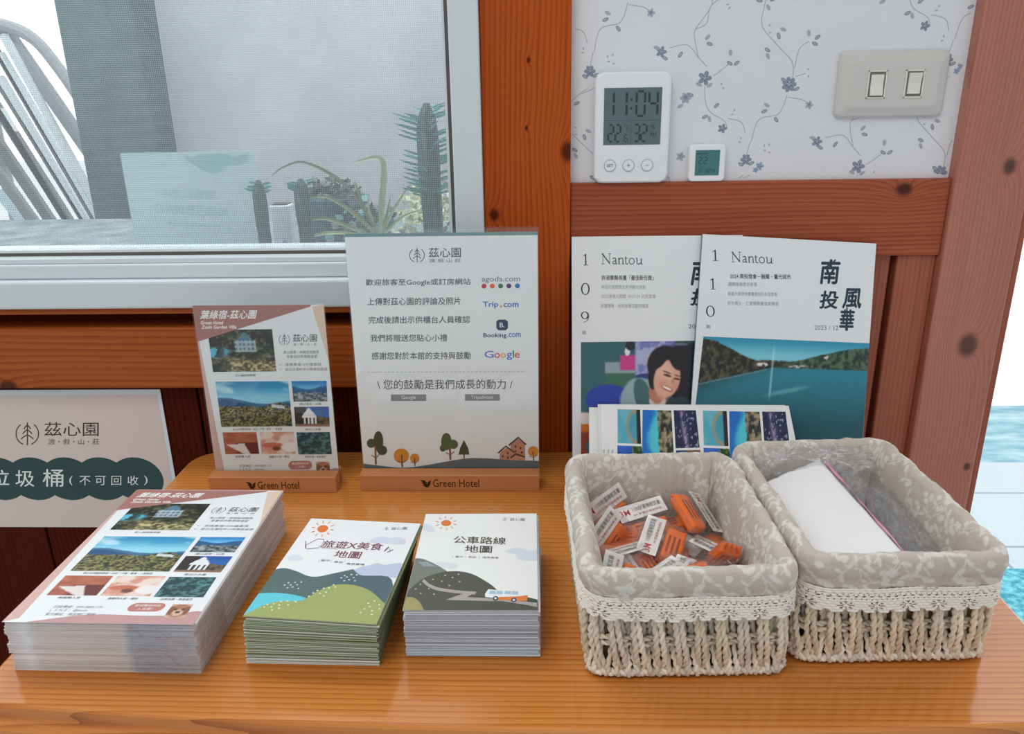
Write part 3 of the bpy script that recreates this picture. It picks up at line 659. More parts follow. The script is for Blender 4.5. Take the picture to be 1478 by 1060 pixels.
def garden_chair():
    t = thing('slatted_garden_chair', 'white slatted garden chair with an arched tube frame outside the window', 'chair', (-1.5, 2.4, 0))
    z0 = T; g = (176, 178, 180); w = (226, 240, 246)
    def X(px): return (px+1.5)
    fr = MB(); arch = [(X(-1.62), 0, z0+.62), (X(-1.5212), 0, z0+.612), (X(-1.4355), 0, z0+.574), (X(-1.375), 0, z0+.49), (X(-1.3226), 0, z0+.39), (X(-1.19), 0, z0+.13), (X(-1.1), 0, z0-.1), (X(-1.1), 0, 0)]
    fr.tube([tuple(p) for p in spline(arch[:-1], 6)]+[arch[-1]], .017, 8, 0, g)
    fr.tube([(X(-1.53), .03, z0+.6), (X(-1.2), .03, z0-.02), (X(-1.2), .03, 0)], .022, 8, 0, (150, 154, 158))
    fr.tube([(X(-1.62), .03, z0+.62), (X(-1.62), .03, 0)], .017, 8, 0, g)
    fr.build('frame', M_plain, t)
    ws = (244, 250, 252); gs = (112, 114, 112)
    for (a, b, c, d, ww, cc) in ((-1.5179, .5854, -1.3186, .0492, .0085, ws), (-1.5394, .5365, -1.3255, .024, .0085, ws), (-1.5542, .4736, -1.366, .0159, .0085, ws), (-1.575, .3846, -1.4213, .0101, .0095, ws), (-1.6299, .1506, -1.5236, -.0317, .016, (214, 236, 246)),
                                 (-1.56, .575, -1.335, .01, .006, gs), (-1.58, .50, -1.36, -.01, .006, gs), (-1.60, .43, -1.405, -.01, .012, gs), (-1.62, .33, -1.455, -.02, .014, gs), (-1.655, .27, -1.50, -.03, .014, (140, 140, 136))):
        dx, dz = c-a, d-b; L = math.hypot(dx, dz); px, pz = -dz/L*ww, dx/L*ww
        MB().loft([[(X(a)+px, -.01, z0+b+pz), (X(a)-px, -.01, z0+b-pz), (X(a)-px, .01, z0+b-pz), (X(a)+px, .01, z0+b+pz)], [(X(c)+px, -.01, z0+d+pz), (X(c)-px, -.01, z0+d-pz), (X(c)-px, .01, z0+d-pz), (X(c)+px, .01, z0+d+pz)]], 0, cc).build('slat', M_plain, t)
garden_chair()
t = bush('yellow_flower', 'yellow blossoms beside the pillar outside the window', 'flower', (-1.15, 2.2, T+.07), .03, .03, .13, 26, [(232, 206, 70), (222, 190, 60), (240, 220, 120)], .022, 12)
MB().tube([(0, 0, -T-.07), (0, 0, .12)], .003, 5, 0, (110, 120, 70)).build('stalk', M_plain, t)

# ------------------------------------------------------------------ counter
def counter():
    xl, xr, yb = -.4285, .3975, .8925
    t = thing('reception_counter', 'glossy honey-coloured pine counter with a moulded bowed front edge', 'counter', (0, 0, 0))
    def outline(off):
        pts = []; r = .012
        for x in np.linspace(xl-off+r, xr+off-r, 40): pts.append((x, .4435-off+.105*(x-.02)**2))
        pts.append((xr+off, .4435-off+.105*(xr-.02)**2+r)); pts.append((xr+off, yb))
        for a in np.linspace(.1, PI/2, 6): pts.append((xl-off+.03-.03*math.sin(a), yb-.03+.03*math.cos(a)))
        pts.append((xl-off, .4435-off+.105*(xl-.02)**2+r)); return pts
    rings = []
    for off, z in ((-.012, -.06), (.004, -.06), (.010, -.054), (.0125, -.04), (.0115, -.026), (.0085, -.0165), (.0045, -.0125), (.0015, -.0115), (.0012, -.010), (.0012, -.005), (.0006, -.002), (-.0006, -.0005), (-.002, 0)):
        rings.append([(x, y, T+z) for x, y in outline(off)])
    MB().loft(rings).build('counter_top', M_desk, t)
    MB().box(xl+.03, xr-.03, .49, yb-.03, .06, T-.06, 0, (255,)*3, .003).box(xl+.06, xr-.06, .53, yb-.05, 0, .06).build('counter_body', M_desk, t)
counter()

# ------------------------------------------------------------------ printed flyer (shared by the pile and the stand)
FW, FH = .1485, .210
BROWN = (170, 116, 108); BEIGE = (226, 200, 180)
def flyer_print(mb=None, z0=0):
    sh = Sheet(FW, FH, [(27, 40), (717, 40), (800, 915), (147, 905)], [(0, FH), (FW, FH), (FW, .0085), (0, .0095)], mb, (234, 235, 237), z0)
    ph = sh.photo
    sh.poly([(27, 200), (60, 218), (195, 925), (140, 1000), (27, 1000)], (214, 176, 166), 1)
    sh.poly([(655, 50), (725, 36), (770, 330)], BEIGE, 1)
    ph([(105, 165), (445, 163), (468, 380), (133, 380)], ph_house, 70, 48, 2)
    sh.poly([(27, 40), (652, 40), (646, 50), (50, 224), (40, 226)], BROWN, 3)
    sh.text('葉綠宿-茲心園', 66, 64, 368, 110, (246, 242, 240), .04, .25, 5)
    sh.text('Green Hotel', 70, 118, 190, 137, (246, 240, 236), .05, .2, 5); sh.text('Zusin Garden Villa', 73, 141, 258, 159, (246, 240, 236), .05, .2, 5)
    sh.logo(510, 217, 28, (90, 84, 84)); sh.text('茲心園', 555, 190, 682, 229, (84, 78, 80), .01); sh.text('渡・假・山・莊', 557, 236, 682, 248, (110, 100, 100))
    for tx, x0, y0, x1, y1 in (('鄰山環翠・俯瞰碧湖勝景', 505, 274, 693, 290), ('享最佳四季景緻遠望', 522, 296, 683, 312), ('清境農場10分鐘車程', 514, 337, 705, 353), ('距日月潭約半小時車程遊湖', 514, 362, 735, 378)):
        sh.text(tx, x0, y0, x1, y1, (140, 130, 130))
    for yy in (345, 370): sh.line([(483, yy-4), (490, yy+4), (497, yy-4)], 2.5, (150, 140, 140), 2)
    ph([(145, 430), (530, 430), (552, 663), (175, 663)], ph_pano, 100, 56, 2)
    ph([(547, 430), (733, 430), (738, 536), (558, 536)], ph_small, 44, 26, 2); ph([(560, 563), (745, 563), (750, 666), (568, 664)], ph_aframe, 44, 26, 2)
    ph([(180, 692), (360, 692), (375, 805), (195, 805)], ph_bed, 40, 26, 2); ph([(378, 692), (557, 692), (568, 806), (388, 806)], ph_room, 40, 26, 2); ph([(573, 695), (750, 695), (762, 810), (583, 810)], ph_green, 44, 26, 2)
    for tx, x0, y, x1 in (('茲心園庭園景觀', 250, 398, 358), ('茲心台地獨享碧湖・日出・夕陽・雲海・一覽無遺', 235, 676, 497), ('廬山溫泉・山嵐', 590, 548, 705), ('英式小木屋', 620, 680, 702), ('典雅雙人房', 247, 818, 327), ('溫馨四人房・陽台', 427, 820, 535), ('四季花園・綠意盎然', 617, 822, 730)):
        sh.text(tx, x0, y-6, x1, y+6, (70, 66, 68))
    for i, (tx, x1) in enumerate((('訂房專線：049-2803-170', 440), ('ＬＩＮＥ：@zusin', 400), ('官方網站：南投縣仁愛鄉', 440))): sh.text(tx, 270, 859+i*19, x1, 873+i*19, (150, 140, 142))
    a = np.linspace(-PI/2, PI/2, 8); r = 22
    sh.poly([(634+r*math.cos(q), 865+r*math.sin(q)) for q in a]+[(552-r*math.cos(q), 865-r*math.sin(q)) for q in a], (190, 122, 112), 2)
    sh.text('歡迎寵物同遊', 548, 850, 638, 862, (244, 236, 232), .01); sh.text('入住喔！', 566, 868, 620, 880, (244, 236, 232), .01)
    sh.poly(spline([(230, 945), (420, 905), (600, 908), (700, 905), (800, 885), (815, 985), (200, 985)], 4), (196, 150, 148), 2)
    ph([(676, 848), (748, 848), (754, 915), (682, 915)], ph_puppy, 14, 14, 3)
    return sh.mb
STEP_F = .0004
def flyer_sheet(mb):
    us = [0, .10, .16, .62, .655, .965, 1]; fc = [(224, 214, 212), (240, 242, 246), (228, 222, 220), (222, 214, 212), (188, 194, 204), (204, 204, 212), (216, 208, 208)]
    t = .00035; top = []
    V = []; F = []; Cc = []
    for i, u in enumerate(us):
        for (y, z) in ((0, 0), (0, t), (FH, t), (FH, 0)): V.append((u*FW, y, z)); Cc.append(lin(fc[i] if y == 0 else ((222, 204, 198) if u < .9 else (228, 208, 200))))
    n = len(us)
    for i in range(n-1):
        a, b = i*4, i*4+4; F += [(a, b, b+1, a+1), (a+1, b+1, b+2, a+2), (a+2, b+2, b+3, a+3), (a+3, b+3, b, a)]
    F += [(0, 1, 2, 3), (4*n-4, 4*n-1, 4*n-2, 4*n-3)]
    mb.add(V, F, 0, np.array(Cc)); return mb
def flyer_pile():
    rnd = random.Random(3); base = flyer_sheet(MB()).build('flyer', M_edge); me = base.data
    ox, oy, rz = -.4125, .4985, -.012; n = 116
    groups = {0: (.0, 0), 28: (.0008, .0004), 41: (-.0004, -.0004), 62: (.0006, .0006), 84: (-.0004, .0), 97: (.0006, -.0005)}
    gx = gy = 0
    for i in range(n):
        if i in groups: gx, gy = groups[i]
        o = base if i == 0 else dup(base)
        jx, jy = rnd.uniform(-.0004, .0004), rnd.uniform(-.0005, .0005)
        if i > 96: jx += (i-96)*.00012
        o.location = (ox+gx+jx, oy+gy+jy, T+i*STEP_F); o.rotation_euler = (0, 0, rz+rnd.uniform(-.003, .003))
        tag(o, 'hotel flyer seen only by its edge in the tall pile at the front left', 'flyer', 'flyers in the pile beneath its top flyer')
    mb = flyer_print(flyer_sheet(MB()), .00036)
    o = mb.build('flyer', M_print); o.location = (ox+.0015, oy-.0022, T+n*STEP_F); o.rotation_euler = (0, 0, rz)
    tag(o, 'hotel flyer with landscape photos lying face up on top of the tall pile', 'flyer')
    # clear wrap round the near end of the pile
    h = n*STEP_F; w = thing('plastic_wrap', 'clear plastic wrapping band around the near end of the tall flyer pile', 'wrap', (ox, oy, T), rz)
    mb = MB()
    rnd = random.Random(5); cols = 26; rows = 8; vs = []
    path = [(FW*.985+.0045, .05), (FW+.0045, .03), (FW+.0045, .004), (FW+.003, -.0045), (FW*.9, -.0055), (FW*.8, -.005), (FW*.68, -.005)]
    path = spline(path, 4)
    for (x, y) in path:
        for j in range(rows+1): vs.append((x+rnd.uniform(-.0003, .0003), y+rnd.uniform(-.0005, .0003), h*j/rows*.99))
    mb.add(vs, [(i*(rows+1)+j, (i+1)*(rows+1)+j, (i+1)*(rows+1)+j+1, i*(rows+1)+j+1) for i in range(len(path)-1) for j in range(rows)])
    mb.build('film', M_film, w, True)
flyer_pile()

# ------------------------------------------------------------------ map leaflets
LW, LH = .105, .148
def leaflet_body(mb, front, face, t=.0012):
    V = []; F = []; Cc = []; prof = [(.0016, 0), (.0004, t*.22), (0, t*.5), (.0004, t*.78), (.0016, t), (LH-.001, t), (LH, t*.5), (LH-.001, 0)]
    for x in (0, LW):
        for k, (y, z) in enumerate(prof): V.append((x, y, z)); Cc.append(lin(front if k in (1, 2, 3) else face))
    n = len(prof)
    F = [(k, k+n, (k+1) % n+n, (k+1) % n) for k in range(n)]+[tuple(range(n)), tuple(range(2*n-1, n-1, -1))]
    mb.add(V, F, 0, np.array(Cc)); return mb
def green_cover(mb, z0):
    sh = Sheet(LW, LH, [(320, 122), (1350, 185), (1206, 1087), (-119, 981)], [(0, LH), (LW, LH), (LW, 0), (0, 0)], mb, (238, 237, 238), z0)
    sh.sun(450, 213, 50); sh.logo(1045, 222, 14, (130, 120, 120), 2.5); sh.text('茲心園', 1090, 212, 1235, 234, (110, 104, 104))
    mar = (122, 58, 78)
    sh.poly([(925, 325), (960, 300), (1040, 292), (1110, 305), (1190, 300), (1258, 330), (1240, 362), (1080, 352), (940, 340)], (212, 216, 232), 1, True); sh.poly([(190, 480), (200, 440), (260, 432), (330, 460), (310, 485)], (220, 224, 234), 1, True)
    M = sh.M; inv = np.linalg.inv(M)
    def along(t, cx, cy, w, h, col, bold, lay=3):   # lettering set square to the sheet
        c = sh.uv([(cx, cy)])[0]; s_ = LW/1040.0; uw, vh = w*s_, h*s_*1.35; g, f = glyphs(t, bold, 0)
        sh.put(np.c_[c[0]+(g[:, 0]-.5)*uw, c[1]+(g[:, 1]-.5)*vh], f, col, lay)
    along('旅遊X美食', 770, 362, 545, 88, mar, .02); along('地圖', 748, 442, 235, 82, mar, .02)
    for t_, x_ in (('臺中', 550), ('南投', 678), ('清境農場', 842)): along(t_, x_, 490+(x_-550)*.13, 78 if len(t_) < 3 else 160, 22, (90, 84, 88), 0)
    for x_ in (490, 612, 738): sh.line([(x_, 478), (x_-3, 510)], 3, (170, 160, 164), 2)
    sh.line([(485, 305), (430, 300), (330, 350), (345, 385), (450, 380), (490, 345), (485, 305)], 5, mar, 2); sh.line([(318, 315), (332, 382)], 7, mar, 2); sh.line([(480, 378), (560, 384), (640, 392)], 4, (180, 130, 140), 2)
    sh.line([(1085, 418), (1115, 382)], 12, (80, 70, 80), 2); sh.line([(1112, 430), (1165, 408)], 6, (80, 70, 80), 2); sh.line([(1130, 400), (1140, 420)], 6, (80, 70, 80), 2)
    sh.poly(spline([(840, 580), (900, 555), (980, 540), (1050, 524), (1120, 540), (1200, 530), (1292, 535), (1280, 650), (1180, 648), (950, 640), (870, 605)], 3), (190, 200, 224), 1)
    sh.poly([tuple(p) for p in spline([(92, 560), (180, 550), (300, 580), (420, 625), (520, 632), (650, 608), (835, 572)], 4)]+[tuple(p) for p in spline([(835, 572), (880, 605), (950, 632), (1190, 645), (1265, 735)], 3)]+[(1206, 1087), (-119, 981)], (84, 108, 104), 2)
    sh.poly([(1265, 735), (1190, 648), (1000, 640), (700, 610), (650, 720), (900, 720), (1215, 900)], (78, 100, 110), 3)
    sh.poly([tuple(p) for p in spline([(-20, 775), (150, 772), (330, 795), (455, 826)], 4)]+[(430, 850), (300, 862), (100, 880), (-119, 981), (-130, 900)], (98, 200, 216), 4)
    sh.poly([tuple(p) for p in spline([(-119, 975), (-30, 930), (100, 872), (250, 850), (400, 856), (470, 822), (560, 762), (680, 716), (800, 708), (920, 725), (1040, 765), (1130, 820), (1235, 895)], 4)]+[(1206, 1090), (-119, 985)], (160, 168, 100), 5)
    dots = [(95, 880), (155, 875), (220, 855), (285, 853), (362, 858), (70, 903), (138, 903), (212, 887), (296, 887), (150, 932), (215, 918), (478, 812), (512, 782), (545, 760), (602, 742), (650, 738), (688, 713), (710, 733), (577, 787), (632, 777), (618, 811), (1070, 886), (1125, 866), (1180, 903), (1093, 918), (1047, 941), (1128, 958), (1195, 942), (1022, 974), (1135, 994),
            (250, 684), (312, 682), (370, 680), (218, 704), (276, 704), (338, 704), (252, 730), (298, 724), (358, 738), (770, 630), (833, 622), (885, 626), (744, 650), (796, 644), (862, 650), (780, 676), (823, 668), (882, 678)]
    for i, (x, y) in enumerate(dots): sh.ell(x, y, 11, 7, (228, 226, 190) if i < 30 else (196, 210, 200), 6, 6)
    return mb
def bus_cover(mb, z0):
    sh = Sheet(LW, LH, [(190, 130), (1110, 95), (1200, 945), (60, 965)], [(0, LH), (LW, LH), (LW, 0), (0, 0)], mb, (238, 237, 235), z0)
    sh.sun(362, 203, 42); sh.logo(848, 153, 16, (130, 126, 120), 2.5); sh.text('茲心園', 890, 141, 1015, 164, (110, 106, 100))
    sh.poly([(178, 270), (185, 215), (250, 240), (275, 280)], (216, 222, 232), 1, True); sh.poly([(870, 435), (930, 405), (1010, 402), (1080, 420), (1185, 410), (1195, 500), (1000, 500), (960, 455)], (216, 220, 230), 1, True); sh.poly([(250, 560), (330, 535), (420, 545), (490, 555), (470, 590), (350, 590)], (222, 224, 232), 1, True)
    dk = (84, 74, 64)
    for b in ((423, 312, 880, 378), (525, 384, 770, 452)): pass
    sh.text('公車路線', 435, 312, 872, 374, dk, .025); sh.text('地圖', 535, 388, 762, 450, dk, .025)
    for t_, x0, x1 in (('臺中', 462, 525), ('南投', 570, 635), ('清境農場', 685, 822)): sh.text(t_, x0, 482, x1, 498, (110, 106, 100))
    for x_ in (437, 547, 660): sh.line([(x_, 478), (x_, 502)], 3, (170, 164, 160), 2)
    sh.poly([tuple(p) for p in spline([(132, 512), (190, 515), (270, 545), (340, 580), (410, 622)], 4)]+[(300, 760), (62, 960)], (122, 124, 116), 1)
    sh.poly([(160, 545), (230, 540), (300, 575), (330, 580), (200, 580)], (150, 158, 168), 2)
    sh.poly([tuple(p) for p in spline([(100, 790), (190, 700), (310, 642), (410, 620), (520, 618), (620, 640), (720, 690), (800, 742), (850, 790)], 4)]+[(1195, 885), (1200, 950), (60, 965)], (82, 84, 74), 3)
    rd = (176, 164, 160)
    sh.line([(210, 700), (260, 742), (330, 772), (430, 788), (560, 800), (655, 803)], 26, rd, 4, 4); sh.poly([(560, 790), (668, 793), (585, 840), (820, 850), (820, 872), (410, 868), (548, 812)], rd, 4); sh.poly([(800, 846), (1185, 880), (1190, 918), (1100, 900), (900, 872), (800, 868)], rd, 4)
    sh.poly([tuple(p) for p in spline([(88, 850), (140, 853), (195, 890), (238, 962)], 4)]+[(60, 965)], (164, 152, 100), 5)
    sh.poly([(1095, 830), (1185, 850), (1200, 890), (1090, 870)], (60, 84, 70), 4)
    sh.poly([(760, 768), (1040, 792), (1095, 815), (1095, 868), (740, 838), (735, 810)], (236, 236, 238), 6); sh.poly([(850, 835), (1000, 828), (1100, 815), (1098, 868), (850, 862)], (222, 128, 62), 7)
    for x in (775, 835, 905, 965): sh.poly([(x, 780), (x+50, 783), (x+50, 812), (x-6, 808)], (168, 196, 216), 7)
    for x, y in ((828, 848), (985, 860)): sh.ell(x, y, 24, 20, (70, 66, 90), 8, 12); sh.ell(x, y, 11, 9, (236, 236, 238), 9, 10)
    for i, (x, y) in enumerate([(390, 655), (500, 643), (292, 692), (452, 672), (365, 707), (515, 707), (192, 736), (430, 742), (264, 772), (155, 778), (388, 790), (200, 815), (310, 820)]): sh.ell(x, y, 9, 7, (176, 176, 140), 4, 6)
    return mb
def leaflet_pile(n, th, ox, oy, rz, fronts, face, cover, grp, lab, toplab, wedge, seed, toff=(0, 0, 0)):
    rnd = random.Random(seed); protos = []
    for c in fronts:
        o = leaflet_body(MB(), c, face).build('map_leaflet', M_edge); protos.append([o, False])
    for i in range(n):
        p = protos[0] if i < 5 else rnd.choice(protos[1:])
        if not p[1]: o = p[0]; p[1] = True
        else: o = dup(p[0])
        jx, jy = rnd.uniform(-.0009, .0009), rnd.uniform(-.0007, .0005)
        if i > n*.8: jx += .002*(i/n-.8)*5
        o.location = (ox+jx+toff[0]*i/n, oy+jy+toff[1]*i/n, T+.0001+i*th); o.rotation_euler = (-wedge*i, 0, rz+rnd.uniform(-.006, .006)+toff[2]*(i/n)**1.3)
        tag(o, lab, 'leaflet', grp)
    for p in protos:
        if not p[1]: bpy.data.objects.remove(p[0])
    o = cover(leaflet_body(MB(), fronts[1], (236, 235, 234)), .00122).build('map_leaflet', M_print)
    o.location = (ox+toff[0], oy+toff[1], T+.0001+n*th+.0003); o.rotation_euler = (-wedge*n, 0, rz+toff[2]); tag(o, toplab, 'leaflet')
leaflet_pile(29, .00148, -.2322, .508, -.02, [(232, 232, 222), (176, 186, 156), (158, 168, 130), (196, 204, 180), (206, 210, 196)], (120, 128, 96), green_cover, 'folded leaflets in the green-edged pile', 'folded map leaflet seen by its green-tinted edge in the middle pile', 'map leaflet cover with green hills and a small lake on the middle pile', .0018/29, 11, (.0025, .0002, -.066))
leaflet_pile(28, .00148, -.1075, .518, .0, [(200, 212, 218), (206, 208, 218), (186, 190, 204), (214, 214, 220), (176, 180, 192)], (214, 214, 220), bus_cover, 'folded leaflets in the bluish-edged pile', 'folded map leaflet seen by its bluish-white edge under the bus route cover', 'map leaflet cover with an orange bus on a winding road, right pile', 0, 13, (-.001, .0005, .012))

# ------------------------------------------------------------------ acrylic sign stands
def leaf_mark(sh, cx, cy, w, h, col):
    for k in range(3):
        y = cy-h*.5+h*.32*k
        sh.poly([(cx-w*.5+w*.12*k, y), (cx-w*.1+w*.1*k, y+h*.05), (cx+w*.12+w*.05*k, y+h*.42), (cx-w*.3+w*.1*k, y+h*.3)], col, 1)
    sh.poly([(cx+w*.5, cy-h*.35), (cx+w*.4, cy+h*.3), (cx+w*.12, cy+h*.5), (cx+w*.2, cy-h*.1)], col, 1)
def stand(label, x0, x1, yf, pw, ph, px, pz, lean, name_w, rz=0):
    W_ = x1-x0; D_, H_ = .0285, .0195
    t = thing('acrylic_sign_stand', label, 'sign stand', (x0, yf, T), rz)
    ys = .019; g = .0022       # slot
    pr = [(.0006, 0), (0, .0006), (0, H_-.001), (.001, H_), (ys-g, H_), (ys-g, .004), (ys+g, .004), (ys+g, H_), (D_-.001, H_), (D_, H_-.001), (D_, .0006), (D_-.0006, 0)]
    mb = MB(); n = len(pr); vs = [(x, y, z) for x in (0, W_) for (y, z) in pr]
    fs = [(k, k+n, (k+1) % n+n, (k+1) % n) for k in range(n)]
    for b in (0, n):
        q = [(0, 1, 2, 3, 4, 5), (6, 7, 8, 9, 10, 11), (0, 5, 6, 11)]
        fs += [tuple(b+i for i in f) if b else tuple(reversed([b+i for i in f])) for f in q]
    mb.add(vs, fs); bl = mb.build('wooden_base', M_beech, t)
    sh = Sheet(W_, H_, base=None, place=lambda u, v, w: (u, -.0001-w, v)); c = (58, 30, 18)
    a = W_*.5-name_w*.5
    sh.M = None; sh.text('Green Hotel', a+name_w*.22, H_*.74, a+name_w, H_*.26, c, .004)
    sh.mb.v and None
    for k in range(3):
        y = H_*.70-H_*.15*k; sh.poly([(a+name_w*(.0+.02*k), y), (a+name_w*(.08+.02*k), y-H_*.02), (a+name_w*(.13+.01*k), y-H_*.2), (a+name_w*(.05+.02*k), y-H_*.15)], c, 1)
    sh.poly([(a+name_w*.19, H_*.7), (a+name_w*.17, H_*.36), (a+name_w*.12, H_*.26), (a+name_w*.13, H_*.56)], c, 1)
    sh.mb.build('engraved_lettering', M_print, bl)
    ac = MB(); th = .0012
    for s_ in (-1, 1):
        y = s_*(.0009)
        ac.box(px-.0012, px+pw+.0012, y-th/2, y+th/2, .0045-pz+0, ph+.0030, 0)
    ac.box(px-.0012, px+pw+.0012, -.0015, .0015, ph+.0030, ph+.0046)
    p = ac.build('acrylic_panel', M_acrylic, t); p.location = (0, ys, pz); p.rotation_euler = (-lean, 0, 0)
    return t, (x0+px, yf+ys, T+pz)
# flyer stand
t, base = stand('small clear sign stand on a wooden block, left of the taller stand', -.3715, -.2285, .7875, .1405, .2055, .0015, .005, .022, .060)
mb = MB(); flyer_print(mb, 0); mb.box(0, FW, 0, FH, -.0003, -.00005, 0, (236, 232, 232))
o = mb.build('flyer', M_print); o.scale = (.1405/FW, .2055/FH, 1); o.rotation_euler = (PI/2-.022, 0, 0); o.location = base
tag(o, 'hotel flyer with landscape photos standing upright inside the small clear stand', 'flyer')

def review_sheet():
    W_, H_ = .1985, .2790
    sh = Sheet(W_, H_, [(52, 45), (757, 45), (750, 945), (125, 945)], [(0, H_), (W_, H_), (W_, .006), (0, .006)], base=(240, 240, 242))
    ink = (48, 50, 56)
    sh.poly([(52, 45), (757, 45), (757, 58), (53, 58)], (120, 152, 156), 1)
    sh.logo(318, 130, 27, (80, 84, 88)); sh.text('茲心園', 361, 102, 478, 139, (70, 74, 78), .006); sh.text('渡 假 山 莊', 362, 144, 478, 158, (110, 112, 116))
    for s_, x0, y0, x1, y1 in (('歡迎旅客至Google或訂房網站', 130, 219, 513, 247), ('上傳對茲心園的評論及照片', 136, 290, 476, 318), ('完成後請出示供櫃台人員確認', 140, 360, 509, 387), ('我們將贈送您貼心小禮', 147, 428, 426, 455), ('感謝您對於本館的支持與鼓勵', 152, 494, 511, 522)): sh.text(s_, x0, y0, x1, y1, ink, .008)
    sh.text('agoda.com', 553, 212, 692, 238, (128, 126, 130), .004)
    for x, c in ((561, (206, 44, 62)), (591, (236, 104, 72)), (621, (34, 120, 74)), (651, (70, 64, 110)), (682, (34, 116, 196))): sh.ell(x, 249, 9, 9, c, 2)
    sh.text('Trip', 556, 307, 612, 333, (44, 106, 190), .03); sh.ell(622, 325, 4, 4, (240, 150, 40), 3, 10); sh.text('com', 631, 313, 685, 329, (44, 106, 190), .03)
    rr = [(604, 383), (612, 375), (638, 375), (646, 383), (646, 407), (638, 415), (612, 415), (604, 407)]
    sh.poly(rr, (24, 48, 100), 1); sh.text('B.', 616, 386, 634, 404, (240, 240, 244), .02)
    sh.text('Booking', 557, 425, 640, 446, (24, 48, 100), .03); sh.text('.com', 643, 425, 692, 441, (40, 130, 210), .025)
    gx = [(560, 594, 491, 517, 'G', (66, 116, 220)), (596, 616, 499, 518, 'o', (216, 62, 54)), (618, 638, 499, 518, 'o', (238, 178, 40)), (640, 660, 499, 526, 'g', (66, 116, 220)), (662, 667, 490, 517, 'l', (52, 148, 84)), (669, 687, 499, 518, 'e', (216, 62, 54))]
    for x0, x1, y0, y1, ch, c in gx: sh.text(ch, x0, y0, x1, y1, c, .012)
    for k in range(38): x = 136+k*15; sh.line([(x, 569), (x+9, 569)], 2.2, (186, 186, 190), 1)
    sh.text('\\ 您的鼓勵是我們成長的動力 /', 172, 597, 660, 633, ink, .004)
    for x0, x1, s_, a, b in ((222, 349, 'Google', 260, 312), (489, 614, 'Tripadvisor', 510, 592)): sh.poly([(x0, 652), (x1, 652), (x1, 676), (x0, 676)], (134, 134, 138), 1); sh.text(s_, a, 656, b, 673, (236, 236, 238), .005)
    gr = (62, 80, 62); g2 = (78, 100, 66); orr = (224, 146, 56); tr = (132, 92, 62)
    def tree(x, y0, y1, blobs, c, w=7):
        sh.line([(x, y0), (x-2, y1)], w, tr, 4); sh.line([(x, (y0*2+y1)/3), (x-16, (y0+y1)/2)], w*.5, tr, 4); sh.line([(x, (y0*2+y1)/3), (x+14, (y0+y1)/2-4)], w*.5, tr, 4)
        for bx, by, rx, ry in blobs: sh.ell(bx, by, rx, ry, c, 3)
    tree(167, 910, 840, [(176, 825, 18, 38), (150, 832, 16, 17), (190, 858, 18, 18)], gr); tree(262, 920, 875, [(259, 878, 28, 27)], orr, 6); tree(308, 916, 885, [(307, 887, 17, 17)], orr, 4)
    tree(435, 893, 840, [(421, 826, 19, 32), (446, 836, 17, 17), (408, 850, 11, 13)], g2); sh.poly([(484, 820), (470, 850), (476, 850), (464, 874), (503, 874), (494, 850), (499, 850)], gr, 3); sh.line([(484, 888), (484, 870)], 5, tr, 2); tree(732, 897, 862, [(731, 862, 19, 19)], orr, 4)
    pk = (196, 140, 114); rf = (74, 66, 66)
    sh.poly([(610, 898), (612, 868), (636, 848), (660, 866), (660, 898)], pk, 2); sh.poly([(648, 898), (650, 836), (678, 815), (702, 838), (702, 898)], pk, 2); sh.poly([(652, 898), (654, 882), (696, 882), (700, 898)], (206, 150, 122), 3)
    for p in ([(606, 868), (634, 843), (664, 866)], [(644, 840), (678, 811), (706, 838)], [(650, 886), (668, 872), (700, 882)]): sh.line(p, 6, rf, 4)
    for x, y in ((622, 880), (640, 868), (668, 845), (686, 850), (668, 862), (690, 866), (640, 885)): sh.poly([(x-3, y-4), (x+3, y-4), (x+3, y+4), (x-3, y+4)], rf, 4)
    sh.poly([tuple(p) for p in spline([(115, 906), (180, 914), (265, 922), (350, 912), (480, 889), (560, 887), (640, 893), (757, 897)], 4)]+[(760, 970), (115, 970)], (96, 112, 118), 5)
    sh.mb.box(0, W_, 0, H_, -.0003, -.00005, 0, (236, 236, 238)); return sh.mb, W_, H_
mb, W_, H_ = review_sheet()
t, base = stand('tall clear sign stand on a wooden block in the middle of the counter', -.2025, -.003, .7925, W_, .2802, .0005, .0052, .018, .066)
o = mb.build('printed_notice', M_print); o.rotation_euler = (PI/2-.018, 0, 0); o.location = base
tag(o, 'white notice with small printed trees and a house inside the tall clear stand', 'notice')

